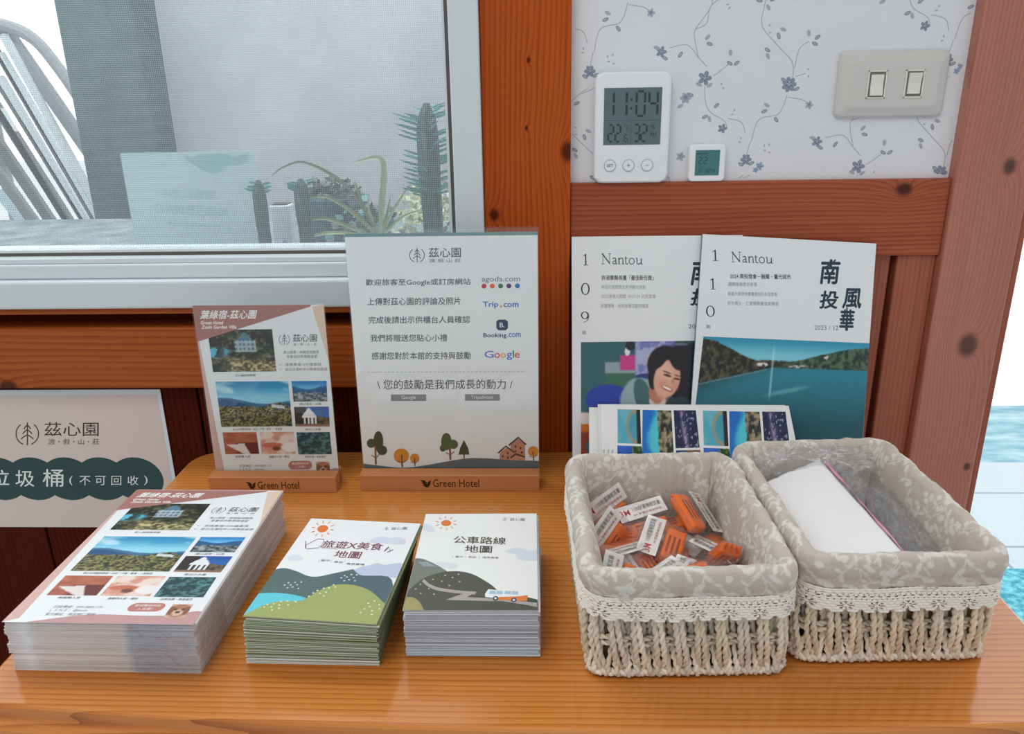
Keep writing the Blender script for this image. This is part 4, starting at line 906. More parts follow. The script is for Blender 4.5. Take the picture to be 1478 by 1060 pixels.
# ------------------------------------------------------------------ notice on the wall at the left
def bin_sign():
    W_, H_ = .42, .1971
    x1, y, z0 = -.4771, .9195, T-.1233
    sh = Sheet(W_, H_, [(1020, 100), (1122, 640), (0, 975), (0, 100)], [(W_, H_), (W_, H_-.1183), (W_-.2513, 0), (W_-.205, H_)], base=(226, 236, 240), place=lambda u, v, w: (u, -w, v))
    sh.put(np.array([(0, .0), (W_-.0045, .0), (W_-.0045, H_-.007), (0, H_-.007)]), [(0, 1, 2, 3)], (226, 210, 200), 1)
    k = (58, 50, 48)
    sh.logo(175, 378, 72, k, 7); sh.text('茲心園', 285, 305, 632, 394, k, .004); sh.text('渡・假・山・莊', 310, 411, 636, 447, k, 0)
    g = (44, 74, 72)
    q = sh.uv([(205, 667), (425, 667)])
    # scalloped band laid out square to the sheet
    ctr = [sh.uv([(x, 667)])[0] for x in (905-4*222+0, 205-0, 425, 645, 880)]
    r = abs(sh.uv([(425, 530)])[0][1]-sh.uv([(425, 805)])[0][1])/2
    cs = []; u = ctr[-1][0]; v = ctr[2][1]; d = (ctr[3][0]-ctr[2][0])
    while u > -r: cs.append(u); u -= d
    for u in cs:
        a = np.linspace(0, 2*PI, 28, endpoint=False); p = np.c_[u+r*1.12*np.cos(a), v+r*np.sin(a)]; p[:, 0] = np.clip(p[:, 0], 0, W_)
        sh.put(p, [tuple(range(28))], g, 2+len(sh.mb.f)*0+cs.index(u)*.25)
    w = (238, 240, 238)
    sh.text('垃', -75, 608, 60, 704, w, .008, 0, 4); sh.text('圾', 100, 610, 222, 716, w, .008, 0, 4); sh.text('桶', 275, 603, 408, 716, w, .008, 0, 4)
    for ch, a, b in (('(', 445, 468), ('不', 512, 582), ('可', 612, 680), ('回', 716, 780), ('收', 820, 890), (')', 925, 950)): sh.text(ch, a, 648, b, 708, w, .002, 0, 4)
    sh.mb.box(0, W_, .00005, .0004, 0, H_, 0, (232, 236, 238))
    o = sh.mb.build('wall_sign', M_print); o.location = (x1-W_, y, z0)
    tag(o, 'beige printed sign with a dark green scalloped band on the wall at left', 'sign')
bin_sign()

# ------------------------------------------------------------------ magazines leaning on the wall
MW, MH = .190, .2775
def serif(sh, ch, x0, y0, x1, y1, col):
    def P(pts): return [(x0+a*(x1-x0), y0+b*(y1-y0)) for a, b in pts]
    w = (y1-y0)*.1
    if ch == '1':
        sh.poly(P([(.42, .04), (.62, 0), (.62, .94), (.42, .94)]), col, 3); sh.poly(P([(.1, .16), (.45, .02), (.45, .12), (.12, .2)]), col, 3); sh.poly(P([(.15, .95), (.9, .95), (.9, 1), (.15, 1)]), col, 3)
    elif ch == '0':
        a = np.linspace(0, 2*PI, 25); o_ = [(.5+.5*math.cos(q), .5+.5*math.sin(q)) for q in a]; i_ = [(.5+.34*math.cos(q), .5+.44*math.sin(q)) for q in a]
        A, B = sh.uv(P(o_)), sh.uv(P(i_)); n = len(a); sh.put(np.vstack([A, B]), [(i, i+1, n+i+1, n+i) for i in range(n-1)], col, 3)
    elif ch == '9':
        a = np.linspace(0, 2*PI, 21); o_ = [(.48+.46*math.cos(q), .34+.34*math.sin(q)) for q in a]; i_ = [(.47+.30*math.cos(q), .34+.28*math.sin(q)) for q in a]
        A, B = sh.uv(P(o_)), sh.uv(P(i_)); n = len(a); sh.put(np.vstack([A, B]), [(i, i+1, n+i+1, n+i) for i in range(n-1)], col, 3)
        sh.line(P([(.88, .3), (.88, .55), (.66, .85), (.2, 1.02)]), w*1.0, col, 3, 5, False, True)
def nantou(sh, x0, y0, x1, y1, col, dy=0):
    """the title set in a light roman face"""
    h = y1-y0; Wd = x1-x0
    def X(a): return x0+a*Wd
    def Y(a, x=0): return y1-a*h+dy*x
    th, tk = h*.045, h*.1
    def ln(p, w, sm=0): sh.line([(X(a), Y(b, a)) for a, b in p], w, col, 3, sm)
    ln([(.04, 0), (.04, .95)], th); ln([(.03, .95), (.2, .06)], tk); ln([(.2, 0), (.2, .95)], th); ln([(0, .97), (.06, .97)], th); ln([(.17, .97), (.24, .97)], th); ln([(.0, .01), (.08, .01)], th)
    ln([(.27, .5), (.31, .58), (.345, .5), (.35, .05), (.375, .02)], tk*.8, 4); ln([(.35, .34), (.29, .26), (.27, .12), (.295, .02), (.35, .12)], tk*.7, 4)
    ln([(.42, .58), (.42, .02)], tk*.9); ln([(.42, .44), (.47, .58), (.51, .5), (.515, .02)], tk*.8, 4); ln([(.40, .02), (.445, .02)], th); ln([(.495, .02), (.54, .02)], th); ln([(.395, .56), (.42, .58)], th)
    ln([(.58, .75), (.58, .14), (.6, .03), (.635, .06)], tk*.8, 4); ln([(.55, .57), (.635, .57)], th)
    ln([(.66, .3), (.675, .5), (.72, .58), (.765, .5), (.78, .3), (.765, .1), (.72, .02), (.675, .1), (.66, .3)], tk*.75, 4)
    ln([(.82, .57), (.845, .57), (.845, .15), (.87, .03), (.91, .08), (.945, .2)], tk*.8, 3); ln([(.945, .57), (.945, .04), (.98, .03)], tk*.9)
def magazine(body_label, x, ybot, lean, rot, cover, seed):
    t = thing('magazine', body_label, 'magazine', (x, ybot, T+.0008))
    mb = MB(); th = .0042
    # cover in its own plane, then leaned back
    mb.box(0.0005, MW-.0005, .0005, MH-.0005, -th+.0004, -.0004, 0, (228, 228, 226)); 
    pg = mb.build('page_block', M_print, t)
    cv = MB(); cv.box(0, MW, 0, MH, -.0004, -.00003, 0, (236, 237, 238)).box(0, MW, 0, MH, -th, -th+.0004, 0, (40, 60, 70)).box(-.0004, .0002, 0, MH, -th, -.0004, 0, (60, 110, 120))
    cover(cv); c = cv.build('cover', M_gloss, t)
    for o in (pg, c): o.rotation_euler = (PI/2-lean, 0, 0); 
    if rot:
        R = Matrix.Rotation(PI/2-lean, 4, 'X') @ Matrix.Translation((0, MW*math.sin(rot)*1.0, 0)) @ Matrix.Rotation(-rot, 4, 'Z')
        for o in (pg, c): o.matrix_local = R
    return t
def cover110(mb):
    sh = Sheet(MW, MH, [(648, 60), (1405, 92), (1305, 930), (575, 785)], [(0, MH), (MW, MH), (MW, MH-.2153), (0, MH-.1873)], mb, (234, 238, 240))
    ink = (36, 40, 48)
    serif(sh, '1', 684, 130, 714, 180, ink); serif(sh, '1', 670, 258, 698, 308, ink); serif(sh, '0', 650, 380, 688, 430, ink); sh.text('期', 648, 465, 664, 482, (110, 112, 116))
    nantou(sh, 768, 137, 953, 184, (52, 54, 62), 5)
    sh.text('2024 南投燈會－融耀・臺光城市', 760, 236, 1024, 258, (40, 42, 50), .02)
    for s_, x0, x1, y in (('翻轉風華歷史新頁', 752, 876, 283), ('南藝大展現地景畫境色彩永恆意象', 748, 962, 326), ('初冬暖火・仁愛鄉跟著溫泉慢遊', 744, 965, 368)): sh.text(s_, x0, y-9, x1, y+9, (150, 152, 156))
    c = (28, 52, 70)
    sh.text('南', 1150, 165, 1245, 278, c, .05, .2); sh.text('投', 1142, 306, 1228, 388, c, .05, .2); sh.text('風', 1240, 294, 1326, 386, c, .05, .2); sh.text('華', 1224, 388, 1296, 484, c, .05, .2)
    sh.line([(1165, 210), (1215, 176), (1222, 166)], 6, c, 3, 4); sh.line([(1262, 380), (1258, 484)], 6, c, 3)
    sh.text('2023 / 12', 1117, 461, 1220, 482, (120, 124, 128))
    sh.photo([(635, 517), (1352, 538), (1245, 1420), (500, 1420)], ph_lake, 210, 190, 1)
def cover109(mb):
    sh = Sheet(MW, MH, [(75, 68), (640, 62), (637, 969), (72, 975)], [(0, MH), (.145, MH), (.145, MH-.235), (0, MH-.235)], mb, (234, 237, 239))
    ink = (36, 40, 48)
    serif(sh, '1', 122, 142, 148, 192, ink); serif(sh, '0', 114, 268, 152, 320, ink); serif(sh, '9', 112, 392, 150, 440, ink); sh.text('期', 118, 476, 134, 492, (110, 112, 116))
    nantou(sh, 203, 140, 387, 186, (52, 54, 62), 2)
    sh.text('許淑華縣長獲「最佳新任獎」', 204, 234, 430, 256, (40, 42, 50), .02)
    for s_, x0, x1, y in (('南投打造眾懷念系列觀光亮點', 203, 396, 285), ('2023清境火把節 10/27-29 火熱登場', 202, 438, 325), ('新農尊榮・佈局啟農活動得獎家', 200, 408, 367)): sh.text(s_, x0, y-9, x1, y+9, (156, 158, 162))
    c = (28, 40, 56)
    sh.text('南', 590, 165, 690, 278, c, .05, .2); sh.text('投', 588, 290, 680, 365, c, .05, .2); sh.text('2023', 580, 445, 640, 463, (90, 94, 100)); sh.text('風', 690, 294, 770, 386, c, .05, .2)
    sh.photo([(112, 525), (812, 512), (808, 1130), (108, 1130)], ph_woman, 190, 170, 1)
LEAN = math.atan2(.088, .263)
magazine('issue 109 magazine with a smiling person on its cover', .0345, .8095, LEAN, 0, cover109, 1)
m110 = magazine('issue 110 magazine with a lake on its cover, leaning tilted', .1605, .8010, LEAN, .068, cover110, 2); m110.scale = (1, 1, .966)

def postcards():
    CW, CH = .2055, .148
    def card(label, x, y, z, tilt, rz, prints, group):
        sh = Sheet(CW, CH, [(75, 52), (1340, 38), (1430, 275), (130, 300)], [(0, CH), (CW, CH), (CW, CH-.062), (0, CH-.062)], base=(238, 238, 236))
        if prints:
            for dx in (0, 585):
                k = .98 if dx else 1
                def Q(*p): return [(a+dx, b-(4 if dx else 0)) for a, b in p]
                sh.photo(Q((200, 76), (358, 76), (395, 252), (232, 252)), ph_lagoon, 26, 28, 1); sh.photo(Q((375, 76), (572, 76), (628, 310), (412, 312)), ph_coast, 34, 36, 1); sh.photo(Q((588, 74), (738, 72), (792, 260), (632, 268)), ph_dusk, 26, 28, 1)
                sh.photo(Q((232, 264), (402, 264), (440, 420), (262, 420)), ph_cove, 26, 24, 1); sh.photo(Q((414, 322), (632, 318), (660, 440), (440, 440)), ph_lagoon, 26, 16, 1); sh.photo(Q((636, 278), (798, 272), (840, 420), (670, 420)), ph_bay, 26, 24, 1)
            for k in range(3): sh.text('南投縣', 138+k*30, 285, 150+k*30, 345-k*6, (110, 110, 112))
        sh.mb.box(0, CW, 0, CH, -.0004, -.00003, 0, (236, 236, 234))
        o = sh.mb.build('photo_card', M_gloss)
        o.matrix_world = Matrix.Translation((x, y, z)) @ Matrix.Rotation(rz, 4, 'Z') @ Matrix.Rotation(tilt, 4, 'X') @ Matrix.Translation((0, -CH, 0))
        tag(o, label, 'photo card', 'photo cards behind the left basket')
    a = math.radians(33)
    card('front photo card printed with rows of coast pictures, propped behind the baskets', .0655, .8300, T+.0885, a, -.03, True, 0)
    card('blank white card edge showing between the front photo card and the rearmost card', .0625, .8318, T+.0878, a, -.02, False, 0)
    card('rearmost white card fanned out furthest left behind the left basket', .0530, .8325, T+.0838, a, -.045, False, 0)
postcards()

# ------------------------------------------------------------------ lined wicker baskets
def rrect(hw, hd, r, n, cx=0, cy=0):
    pts = []; nr = []
    segs = [((-hw+r, hd), (hw-r, hd), (0, 1)), ((hw, hd-r), (hw, -hd+r), (1, 0)), ((hw-r, -hd), (-hw+r, -hd), (0, -1)), ((-hw, -hd+r), (-hw, hd-r), (-1, 0))]
    cen = [(hw-r, hd-r), (hw-r, -hd+r), (-hw+r, -hd+r), (-hw+r, hd-r)]
    for k in range(4):
        a, b, nn = segs[k]
        for t in np.linspace(0, 1, 40, endpoint=False): pts.append((a[0]+(b[0]-a[0])*t, a[1]+(b[1]-a[1])*t)); nr.append(nn)
        a0 = PI/2-k*PI/2
        for t in np.linspace(0, 1, 14, endpoint=False):
            q = a0-t*PI/2; pts.append((cen[k][0]+r*math.cos(q), cen[k][1]+r*math.sin(q))); nr.append((math.cos(q), math.sin(q)))
    P = np.array(pts+pts[:1]); N = np.array(nr+nr[:1], float); d = np.r_[0, np.cumsum(np.linalg.norm(np.diff(P, axis=0), axis=1))]
    s = np.linspace(0, d[-1], n, endpoint=False)
    X = np.c_[np.interp(s, d, P[:, 0])+cx, np.interp(s, d, P[:, 1])+cy]; Nn = np.c_[np.interp(s, d, N[:, 0]), np.interp(s, d, N[:, 1])]
    return X, Nn/np.linalg.norm(Nn, axis=1, keepdims=True), d[-1]

def liner_pattern():
    """white sprigs of leaves and berries on greige cloth, one repeat of 0.12 m"""
    R = 300; L = .12; g = (np.arange(R)+.5)/R*L; X, Y = np.meshgrid(g, g); m = np.zeros((R, R)); rnd = random.Random(21)
    def wrap(d): return (d+L/2) % L-L/2
    def disc(cx, cy, rx, ry, a=0, v=1.0, ring=False):
        dx, dy = wrap(X-cx), wrap(Y-cy); c, s = math.cos(a), math.sin(a); d = np.hypot((dx*c+dy*s)/rx, (-dx*s+dy*c)/ry)
        k = np.clip((1.12-d)/.24, 0, 1)*v
        np.maximum(m, k, out=m)
    def stroke(p, w=.0006):
        for x, y in spline(p, 14): disc(x, y, w, w, 0, .9)
    for bx, by, fl in ((.02, .018, 1), (.08, .035, -1), (.028, .068, 1), (.092, .085, -1), (.055, .1, 1), (.055, .052, -1), (.105, .005, 1), (.0, .1, -1)):
        stem = [(bx-.022*fl, by+.02), (bx-.008*fl, by+.004), (bx+.01*fl, by-.002), (bx+.026*fl, by+.006), (bx+.034*fl, by+.022)]; stroke(stem)
        stroke([(bx-.008*fl, by+.004), (bx-.004*fl, by+.018), (bx-.012*fl, by+.03)]); stroke([(bx+.01*fl, by-.002), (bx+.018*fl, by-.014), (bx+.03*fl, by-.018)]); stroke([(bx+.026*fl, by+.006), (bx+.018*fl, by+.018)])
        for px, py in ((bx-.012*fl, by+.03), (bx+.03*fl, by-.018), (bx+.018*fl, by+.018)):
            for k in range(4): a = rnd.uniform(0, 6.28); disc(px+.0042*math.cos(a+k*1.6), py+.0042*math.sin(a+k*1.6), .0026, .0024)
        for k, (x, y) in enumerate(spline(stem, 3)[1:-1:2]):
            a = rnd.uniform(0, PI); disc(x+.004*math.cos(a), y+.004*math.sin(a), .0042, .0017, a); disc(x-.0035*math.cos(a), y-.004*math.sin(a), .0032, .0014, a+.6)
        disc(bx+.04*fl, by+.03, .005, .0022, .8); disc(bx-.026*fl, by+.024, .005, .002, -.7); disc(bx+.002, by+.04, .0028, .0028)
    return m
PAT = liner_pattern()
def pat_col(u, v):
    i = (np.floor(u/.12*300).astype(int)) % 300; j = (np.floor(v/.12*300).astype(int)) % 300
    w = np.array(lin((232, 230, 224))); g = np.array(lin((194, 184, 173)))
    weave = .95+.1*h2(np.floor(u/.0011), np.floor(v/.0013), 4)
    m = PAT[j, i][:, None]*.58
    return (g[None]*(1-m)+w[None]*m)*weave[:, None]

def rope(mb, path, sr, pitch, ph, col, n=5, fat=None):
    p = [Vector(q) for q in path]; L = 0; up = None; A = []; B = []
    for i, q in enumerate(p):
        d = (p[min(i+1, len(p)-1)]-p[max(i-1, 0)]).normalized()
        if up is None: up = d.orthogonal().normalized()
        up = (up-d*up.dot(d)).normalized(); sd = d.cross(up)
        if i: L += (q-p[i-1]).length
        a = ph+2*PI*L/pitch; o = up*math.cos(a)+sd*math.sin(a)
        A.append(q+o*sr*.85); B.append(q-o*sr*.85)
    k = random.uniform(.9, 1.04)
    mb.tube(A, sr, n, 0, [c*k for c in col]); mb.tube(B, sr, n, 0, [c*k*.97 for c in col])

def basket(label, cx, cy, rz, hw, hd, bhw, bhd, bx, by, H, zl, seed):
    random.seed(seed); rnd = random.Random(seed)
    t = thing('lined_basket', label, 'basket', (cx, cy, T), rz)
    NP = 720; R1, N1, per = rrect(hw, hd, .016, NP); R0, N0, _ = rrect(bhw, bhd, .009, NP, bx, by)
    def at(s, z, o):
        i = int(round(s/per*NP)) % NP; k = z/H
        return (R0[i, 0]*(1-k)+R1[i, 0]*k+N1[i, 0]*o, R0[i, 1]*(1-k)+R1[i, 1]*k+N1[i, 1]*o, z)
    cream = [(240, 228, 206), (232, 216, 190), (244, 236, 220), (236, 222, 198)]
    mb = MB(); n = int(round(per/.0160)); st = per/n
    for k in range(n):
        s0 = (k+.5)*st+rnd.uniform(-.0008, .0008); c = rnd.choice(cream[:2]); lean = rnd.uniform(-.0015, .0015)
        for sg in (-1, 1):      # pairs that pass over the girdle
            zs = np.linspace(.074, .006, 15)
            rope(mb, [at(s0+sg*(.0024+.0004*math.sin(z*90))+lean*(.07-z)/.07-sg*.0011*max(0, (.02-z)/.02), z, 0.0030*math.exp(-((z-.034)/.018)**2)+.0006-.0040*max(0, (.016-z)/.016)) for z in zs], .00172, .0150, rnd.uniform(0, 6), c)
        s1 = s0+st*.5; c = rnd.choice(cream[2:] + cream[:1])
        for sg in (-1, 1):      # pairs that rise from the foot and go behind it
            zs = np.linspace(.072, .0032, 14)
            rope(mb, [at(s1+sg*(.0026+.0012*max(0, (.022-z)/.022)), z, -.0062+.0086*max(0, min(1, (.032-z)/.022))) for z in zs], .00178, .0140, rnd.uniform(0, 6), c)
        for d in (0, .5):       # knots of the foot braid
            s2 = s0+d*st; pts = [at(s2-.0044+q*.0088, .0043+.0014*math.sin(q*PI), -.0004+.0016*math.sin(q*PI)) for q in np.linspace(0, 1, 6)]
            rope(mb, pts, .0021, .0085, rnd.uniform(0, 6), rnd.choice(cream[2:3]+cream[:1]))
    for z in (.0375, .0320):
        rope(mb, [at(s, z+.0008*math.sin(s*60), -.0008+.0014*math.sin(s/st*2*PI)) for s in np.linspace(0, per, n*6)], .0014, .013, 0, (238, 226, 204))
    mb.build('wicker_body', M_rope, t, True)
    sh = MB(); idx = list(range(0, NP, 6))
    rings = [[at(i/NP*per, z, o) for i in idx] for z, o in ((.003, -.012), (.003, -.0072), (.07, -.0072), (.07, -.0084), (.006, -.0084), (.006, -.03))]
    sh.loft(rings, 0, (120, 100, 76)); sh.build('inner_shell', M_rope, t, True)
    # cloth liner: up the inside, over the rim, down the outside
    prof = spline([(-.0190, .010), (-.0165, .03), (-.0145, .06), (-.0115, .085), (-.0088, H-.008), (-.0062, H-.002), (-.0015, H+.0006), (.0035, H-.0015), (.0062, H-.007), (.0068, H-.013), (.0056, H-.019), (.0048, zl-.004)], 10)
    arc = np.r_[0, np.cumsum(np.linalg.norm(np.diff(prof, axis=0), axis=1))]; M_ = int(arc[-1]/.00105); sa = np.linspace(0, arc[-1], M_)
    po = np.interp(sa, arc, prof[:, 0]); pz = np.interp(sa, arc, prof[:, 1])
    S_, A_ = np.meshgrid(np.arange(NP)/NP*per, sa); O, Z = np.meshgrid(np.zeros(NP), po)[1], np.meshgrid(np.zeros(NP), pz)[1]
    th = S_/per*2*PI; cxn, cyn = np.cos(th)*4, np.sin(th)*4
    wr = (fbm(cxn*5+20, cyn*5+A_*26, seed, 3)-.5)*.0026+(fbm(cxn*1.6+9, cyn*1.6+A_*5, seed+3, 2)-.5)*.003
    O = O+wr; Z = Z+(fbm(cxn*2+5, cyn*2, seed+9, 2)-.5)*.0024*np.clip((Z-.07)/.03, 0, 1)
    k = Z/H; X = R0[:, 0][None]*(1-k)+R1[:, 0][None]*k+N1[:, 0][None]*O; Y = R0[:, 1][None]*(1-k)+R1[:, 1][None]*k+N1[:, 1][None]*O
    V = np.stack([X, Y, Z], -1).reshape(-1, 3)
    col = pat_col(S_.ravel()+seed*.013, A_.ravel())
    fs = [(j*NP+i, j*NP+(i+1) % NP, (j+1)*NP+(i+1) % NP, (j+1)*NP+i) for j in range(M_-1) for i in range(NP)]
    ln = MB(); ln.add(V.tolist(), fs, 0, col)
    fl = [at(i/NP*per, .010, -.019) for i in idx]; ln.add(fl, [tuple(range(len(fl)))], 0, (196, 186, 174))
    ln.build('cloth_liner', M_cloth, t, True)
    # crocheted lace edging with eyelets and a scalloped hem
    rows = 26; zz = np.linspace(zl, zl-.0215, rows+1); oo = np.interp(np.linspace(0, 1, rows+1), [0, .3, 1], [.0054, .0060, .0068]); NL = 756
    RL1, NL1, _ = rrect(hw, hd, .016, NL); RL0, _, _ = rrect(bhw, bhd, .009, NL, bx, by)
    V = []; 
    for j in range(rows+1):
        for i in range(NL):
            z = zz[j]; k = z/H; o = oo[j]+.0005*math.sin(j*2.1)+.0003*math.sin(i*1.1+j)+.0007*math.sin(i*.045)*j/rows
            V.append((RL0[i, 0]*(1-k)+RL1[i, 0]*k+NL1[i, 0]*o, RL0[i, 1]*(1-k)+RL1[i, 1]*k+NL1[i, 1]*o, z+.0005*math.sin(i*.09)))
    F = []
    for j in range(rows):
        for i in range(NL):
            hole = (j in (4, 8) and (i+j) % 7 < 3) or (j in (6, 11) and (i*2+j) % 9 < 2)
            du = ((i % 27)-13)/7.5; dv = (j-18)/4.2; r = math.hypot(du, dv); a = math.atan2(dv, du)
            if .3 < r < 1.0 and math.cos(8*a) > .25: hole = True
            if j >= rows-3 and abs(math.sin(PI*(i % 27)/13.5)) < (j-(rows-4))*.26: hole = True
            if not hole: F.append((j*NL+i, j*NL+(i+1) % NL, (j+1)*NL+(i+1) % NL, (j+1)*NL+i))
    lc = MB(); lc.add(V, F); o = lc.build('lace_trim', M_lace, t, True)
    sm = o.modifiers.new('thick', 'SOLIDIFY'); sm.thickness = .0007; sm.offset = 0
    return t
basket('left lined wicker basket holding orange earplug packets', .1018, .5795, .042, .0725, .0935, .0725, .080, .0045, .0005, .103, .0815, 3)
basket('right lined wicker basket holding a white pouch and clear plastic bags', .2595, .6045, .050, .0710, .0985, .0715, .0865, .0045, .0005, .1025, .0765, 5)

# ------------------------------------------------------------------ earplug packets
def packet_proto():
    t = thing('earplug_packet', '', 'packet', (0, 0, 0))
    mb = MB(); mb.box(.0015, .0185, -.018, .018, -.0050, .0050, 0, (255,)*3, .0022)
    for k in range(3):
        for z in (-.0051, .0045): mb.box(.0042+k*.0042, .0062+k*.0042, -.012, .008, z, z+.0006, 1)
    for i in range(4): mb.tube([(.003+.004*i, -.019+.001*i, .003), (.005+.004*i, -.021, .0), (.003+.004*i, -.019, -.003)], .0011, 6)
    pl = mb.build('orange_case', [M_orange, M_slot], t, False)
    sh = Sheet(.0165, .044, base=(240, 234, 230), place=lambda u, v, w: (-.0182+u, -.022+v, .0056+w-.12*(.0165-u)))
    def rt(s_, u0, v0, u1, v1, col, b=0):   # lettering running along the packet
        g, f = glyphs(s_, b, 0); q = np.c_[u1-(g[:, 1])*(u1-u0), v0+g[:, 0]*(v1-v0)]; sh.put(q, f, col, 2)
    rt('3M', .0045, .002, .0110, .0110, (206, 30, 40), .008); rt('1100耐塞睡眠耳塞', .0035, .014, .0085, .041, (40, 36, 40), .008); rt('3M 耳塞防噪音隔音', .0110, .013, .0135, .040, (170, 70, 66), .004)
    for k in range(9): sh.put(np.array([(.0005+.0, .0)]*4)+np.array([(.0+0, .0), (0, 0), (0, 0), (0, 0)]), [], (0, 0, 0), 1)
    lb = sh.mb; lb.build('paper_label', M_print, t)
    nx, ny = 10, 12; V = []
    rnd = random.Random(4)
    for sgn in (1, -1):
        for j in range(ny+1):
            for i in range(nx+1):
                u, v = i/nx*2-1, j/ny*2-1; h = .0072*(1-abs(u)**4)*(1-abs(v)**6)
                V.append((u*.0215+rnd.uniform(-.0005, .0005), v*.0265, sgn*h+(rnd.uniform(-.0007, .0007) if h > .001 else 0)))
    n = nx+1; m_ = n*(ny+1); F = [(b+j*n+i, b+j*n+i+1, b+(j+1)*n+i+1, b+(j+1)*n+i) for b in (0, m_) for j in range(ny) for i in range(nx)]
    w = MB(); w.add(V, F); w.build('clear_wrapper', M_film, t, True)
    return t
def packets():
    proto = packet_proto(); first = True
    def place(x, y, z, rx, ry, rz, lab):
        nonlocal first
        o = proto if first else dup(proto); first = False
        o.location = (x, y, T+z); o.rotation_euler = (rx, ry, rz); o['label'] = lab; o['category'] = 'packet'; o['group'] = 'earplug packets in the left basket'
    gl = 'orange earplug packet in clear wrap, loose in the left basket among the others'
    rnd = random.Random(17)
    for iy in range(5):
        for ix in range(3):
            place(.066+ix*.037+rnd.uniform(-.004, .004), .524+iy*.0285+rnd.uniform(-.003, .003), .022+rnd.uniform(0, .003), rnd.uniform(-.25, .25), rnd.uniform(-.3, .3), rnd.choice((0, 1.57, 3.14, 4.71))+rnd.uniform(-.4, .4), gl)
    top = [(.101, .596, .056, .25, .30, -.28, 'earplug packet with its white label upright in the middle of the left basket'),
           (.136, .632, .063, -.5, -.35, .62+PI, 'earplug packet with a slanting white label at the back right of the left basket'),
           (.076, .640, .047, .1, PI+.2, 1.45, gl), (.054, .605, .056, 1.2, .9, .3, gl), (.083, .615, .050, .2, 2.9, 1.3, gl), (.059, .545, .050, .9, .5, .2, gl),
           (.134, .572, .050, .5, PI-.2, .15, gl), (.158, .572, .056, .9, PI+.3, -.1, gl), (.100, .548, .047, .2, .2, -.9, gl), (.080, .565, .046, .3, .1, .5, gl), (.115, .612, .045, .1, 2.8, .6, gl), (.118, .550, .048, .1, .25, -.4, gl), (.108, .643, .048, .2, PI, 1.7, gl), (.058, .644, .060, 1.25, 1.1, .1, gl), (.092, .632, .056, .2, .5, -1.2, gl), (.120, .590, .046, .3, 3.0, -.5, gl), (.070, .590, .052, .1, .3, 2.2, gl), (.150, .545, .046, .2, 2.6, 1.2, gl), (.152, .600, .046, .1, .2, .9, gl), (.060, .570, .042, .2, 2.9, 1.2, gl), (.094, .530, .046, .1, .2, 1.9, gl)]
    for a in top: place(*a)
packets()

# ------------------------------------------------------------------ contents of the right basket
def soft_sheet(c, nx, ny, bulge, noise, seed, back=None):
    A, B, C_, D = [np.array(q, float) for q in c]      # left-back, right-back, right-front, left-front
    V = []
    for j in range(ny+1):
        for i in range(nx+1):
            u, v = i/nx, j/ny; p = A*(1-u)*v+B*u*v+C_*u*(1-v)+D*(1-u)*(1-v)
            f = (1-abs(2*u-1)**3)*(1-abs(2*v-1)**3)
            nz = (fbm(np.array(u*7.), np.array(v*7.), seed, 4)-.5)*noise+(abs(fbm(np.array(u*3.), np.array(v*3.), seed+5, 2)-.5))*noise
            V.append((p[0], p[1], p[2]+bulge*f+float(nz)))
    n = nx+1; return V, [(j*n+i, j*n+i+1, (j+1)*n+i+1, (j+1)*n+i) for j in range(ny) for i in range(nx)]
def pouch():
    t = thing('white_pouch', 'white folded paper pouch lying in the left half of the right basket', 'pouch', (.24, .61, T))
    o = np.array((.24, .61, 0))
    for k, (c, z, nm) in enumerate(((((.2050, .6620, .080), (.2590, .6860, .090), (.2790, .5400, .079), (.2165, .5270, .074)), 0, 'front_sheet'), (((.2120, .6690, .077), (.2635, .6880, .086), (.2830, .5400, .074), (.2175, .5270, .066)), 0, 'back_sheet'))):
        V, F = soft_sheet([np.array(q)-o for q in c], 36, 44, .004 if k == 0 else -.004, .0022, 31+k)
        mb = MB(); mb.add(V, F, 0, (238, 236, 236)); s = mb.build(nm, M_plain, t, True); m = s.modifiers.new('thick', 'SOLIDIFY'); m.thickness = .0006
pouch()
def bags():
    o = np.array((.27, .6, 0))
    def bag(label, c, seed, stripe, film=None):
        t = thing('clear_plastic_bag', label, 'plastic bag', (.27, .6, T), 0, 'clear plastic bags in the right basket')
        V, F = soft_sheet([np.array(q)-o for q in c], 46, 54, .006, .014, seed); mb = MB(); mb.add(V, F); mb.build('film', film or M_bag, t, True)
        if stripe:
            V, F = soft_sheet([np.array(q)-o for q in stripe], 3, 40, .0, .004, seed+4); mb = MB(); mb.add(V, F, 0, (222, 150, 178)); st = mb.build('pink_seal', M_satin, t, True); st['label'] = 'pink seal strip'
    bag('crumpled clear bag with a pink seal beside the white pouch', ((.2650, .684, .083), (.3120, .690, .074), (.3280, .530, .058), (.2790, .532, .066)), 41, ((.2630, .684, .089), (.2665, .684, .0885), (.2865, .536, .073), (.2830, .535, .0745)))
    bag('clear bag rumpled along the back wall of the right basket behind the white pouch', ((.1990, .688, .096), (.3060, .699, .099), (.3080, .676, .078), (.2040, .668, .080)), 47, None)
    bag('clear bag lowest in the right basket by its right side', ((.2500, .680, .045), (.3140, .688, .060), (.3280, .525, .042), (.2700, .525, .032)), 53, None)
bags()

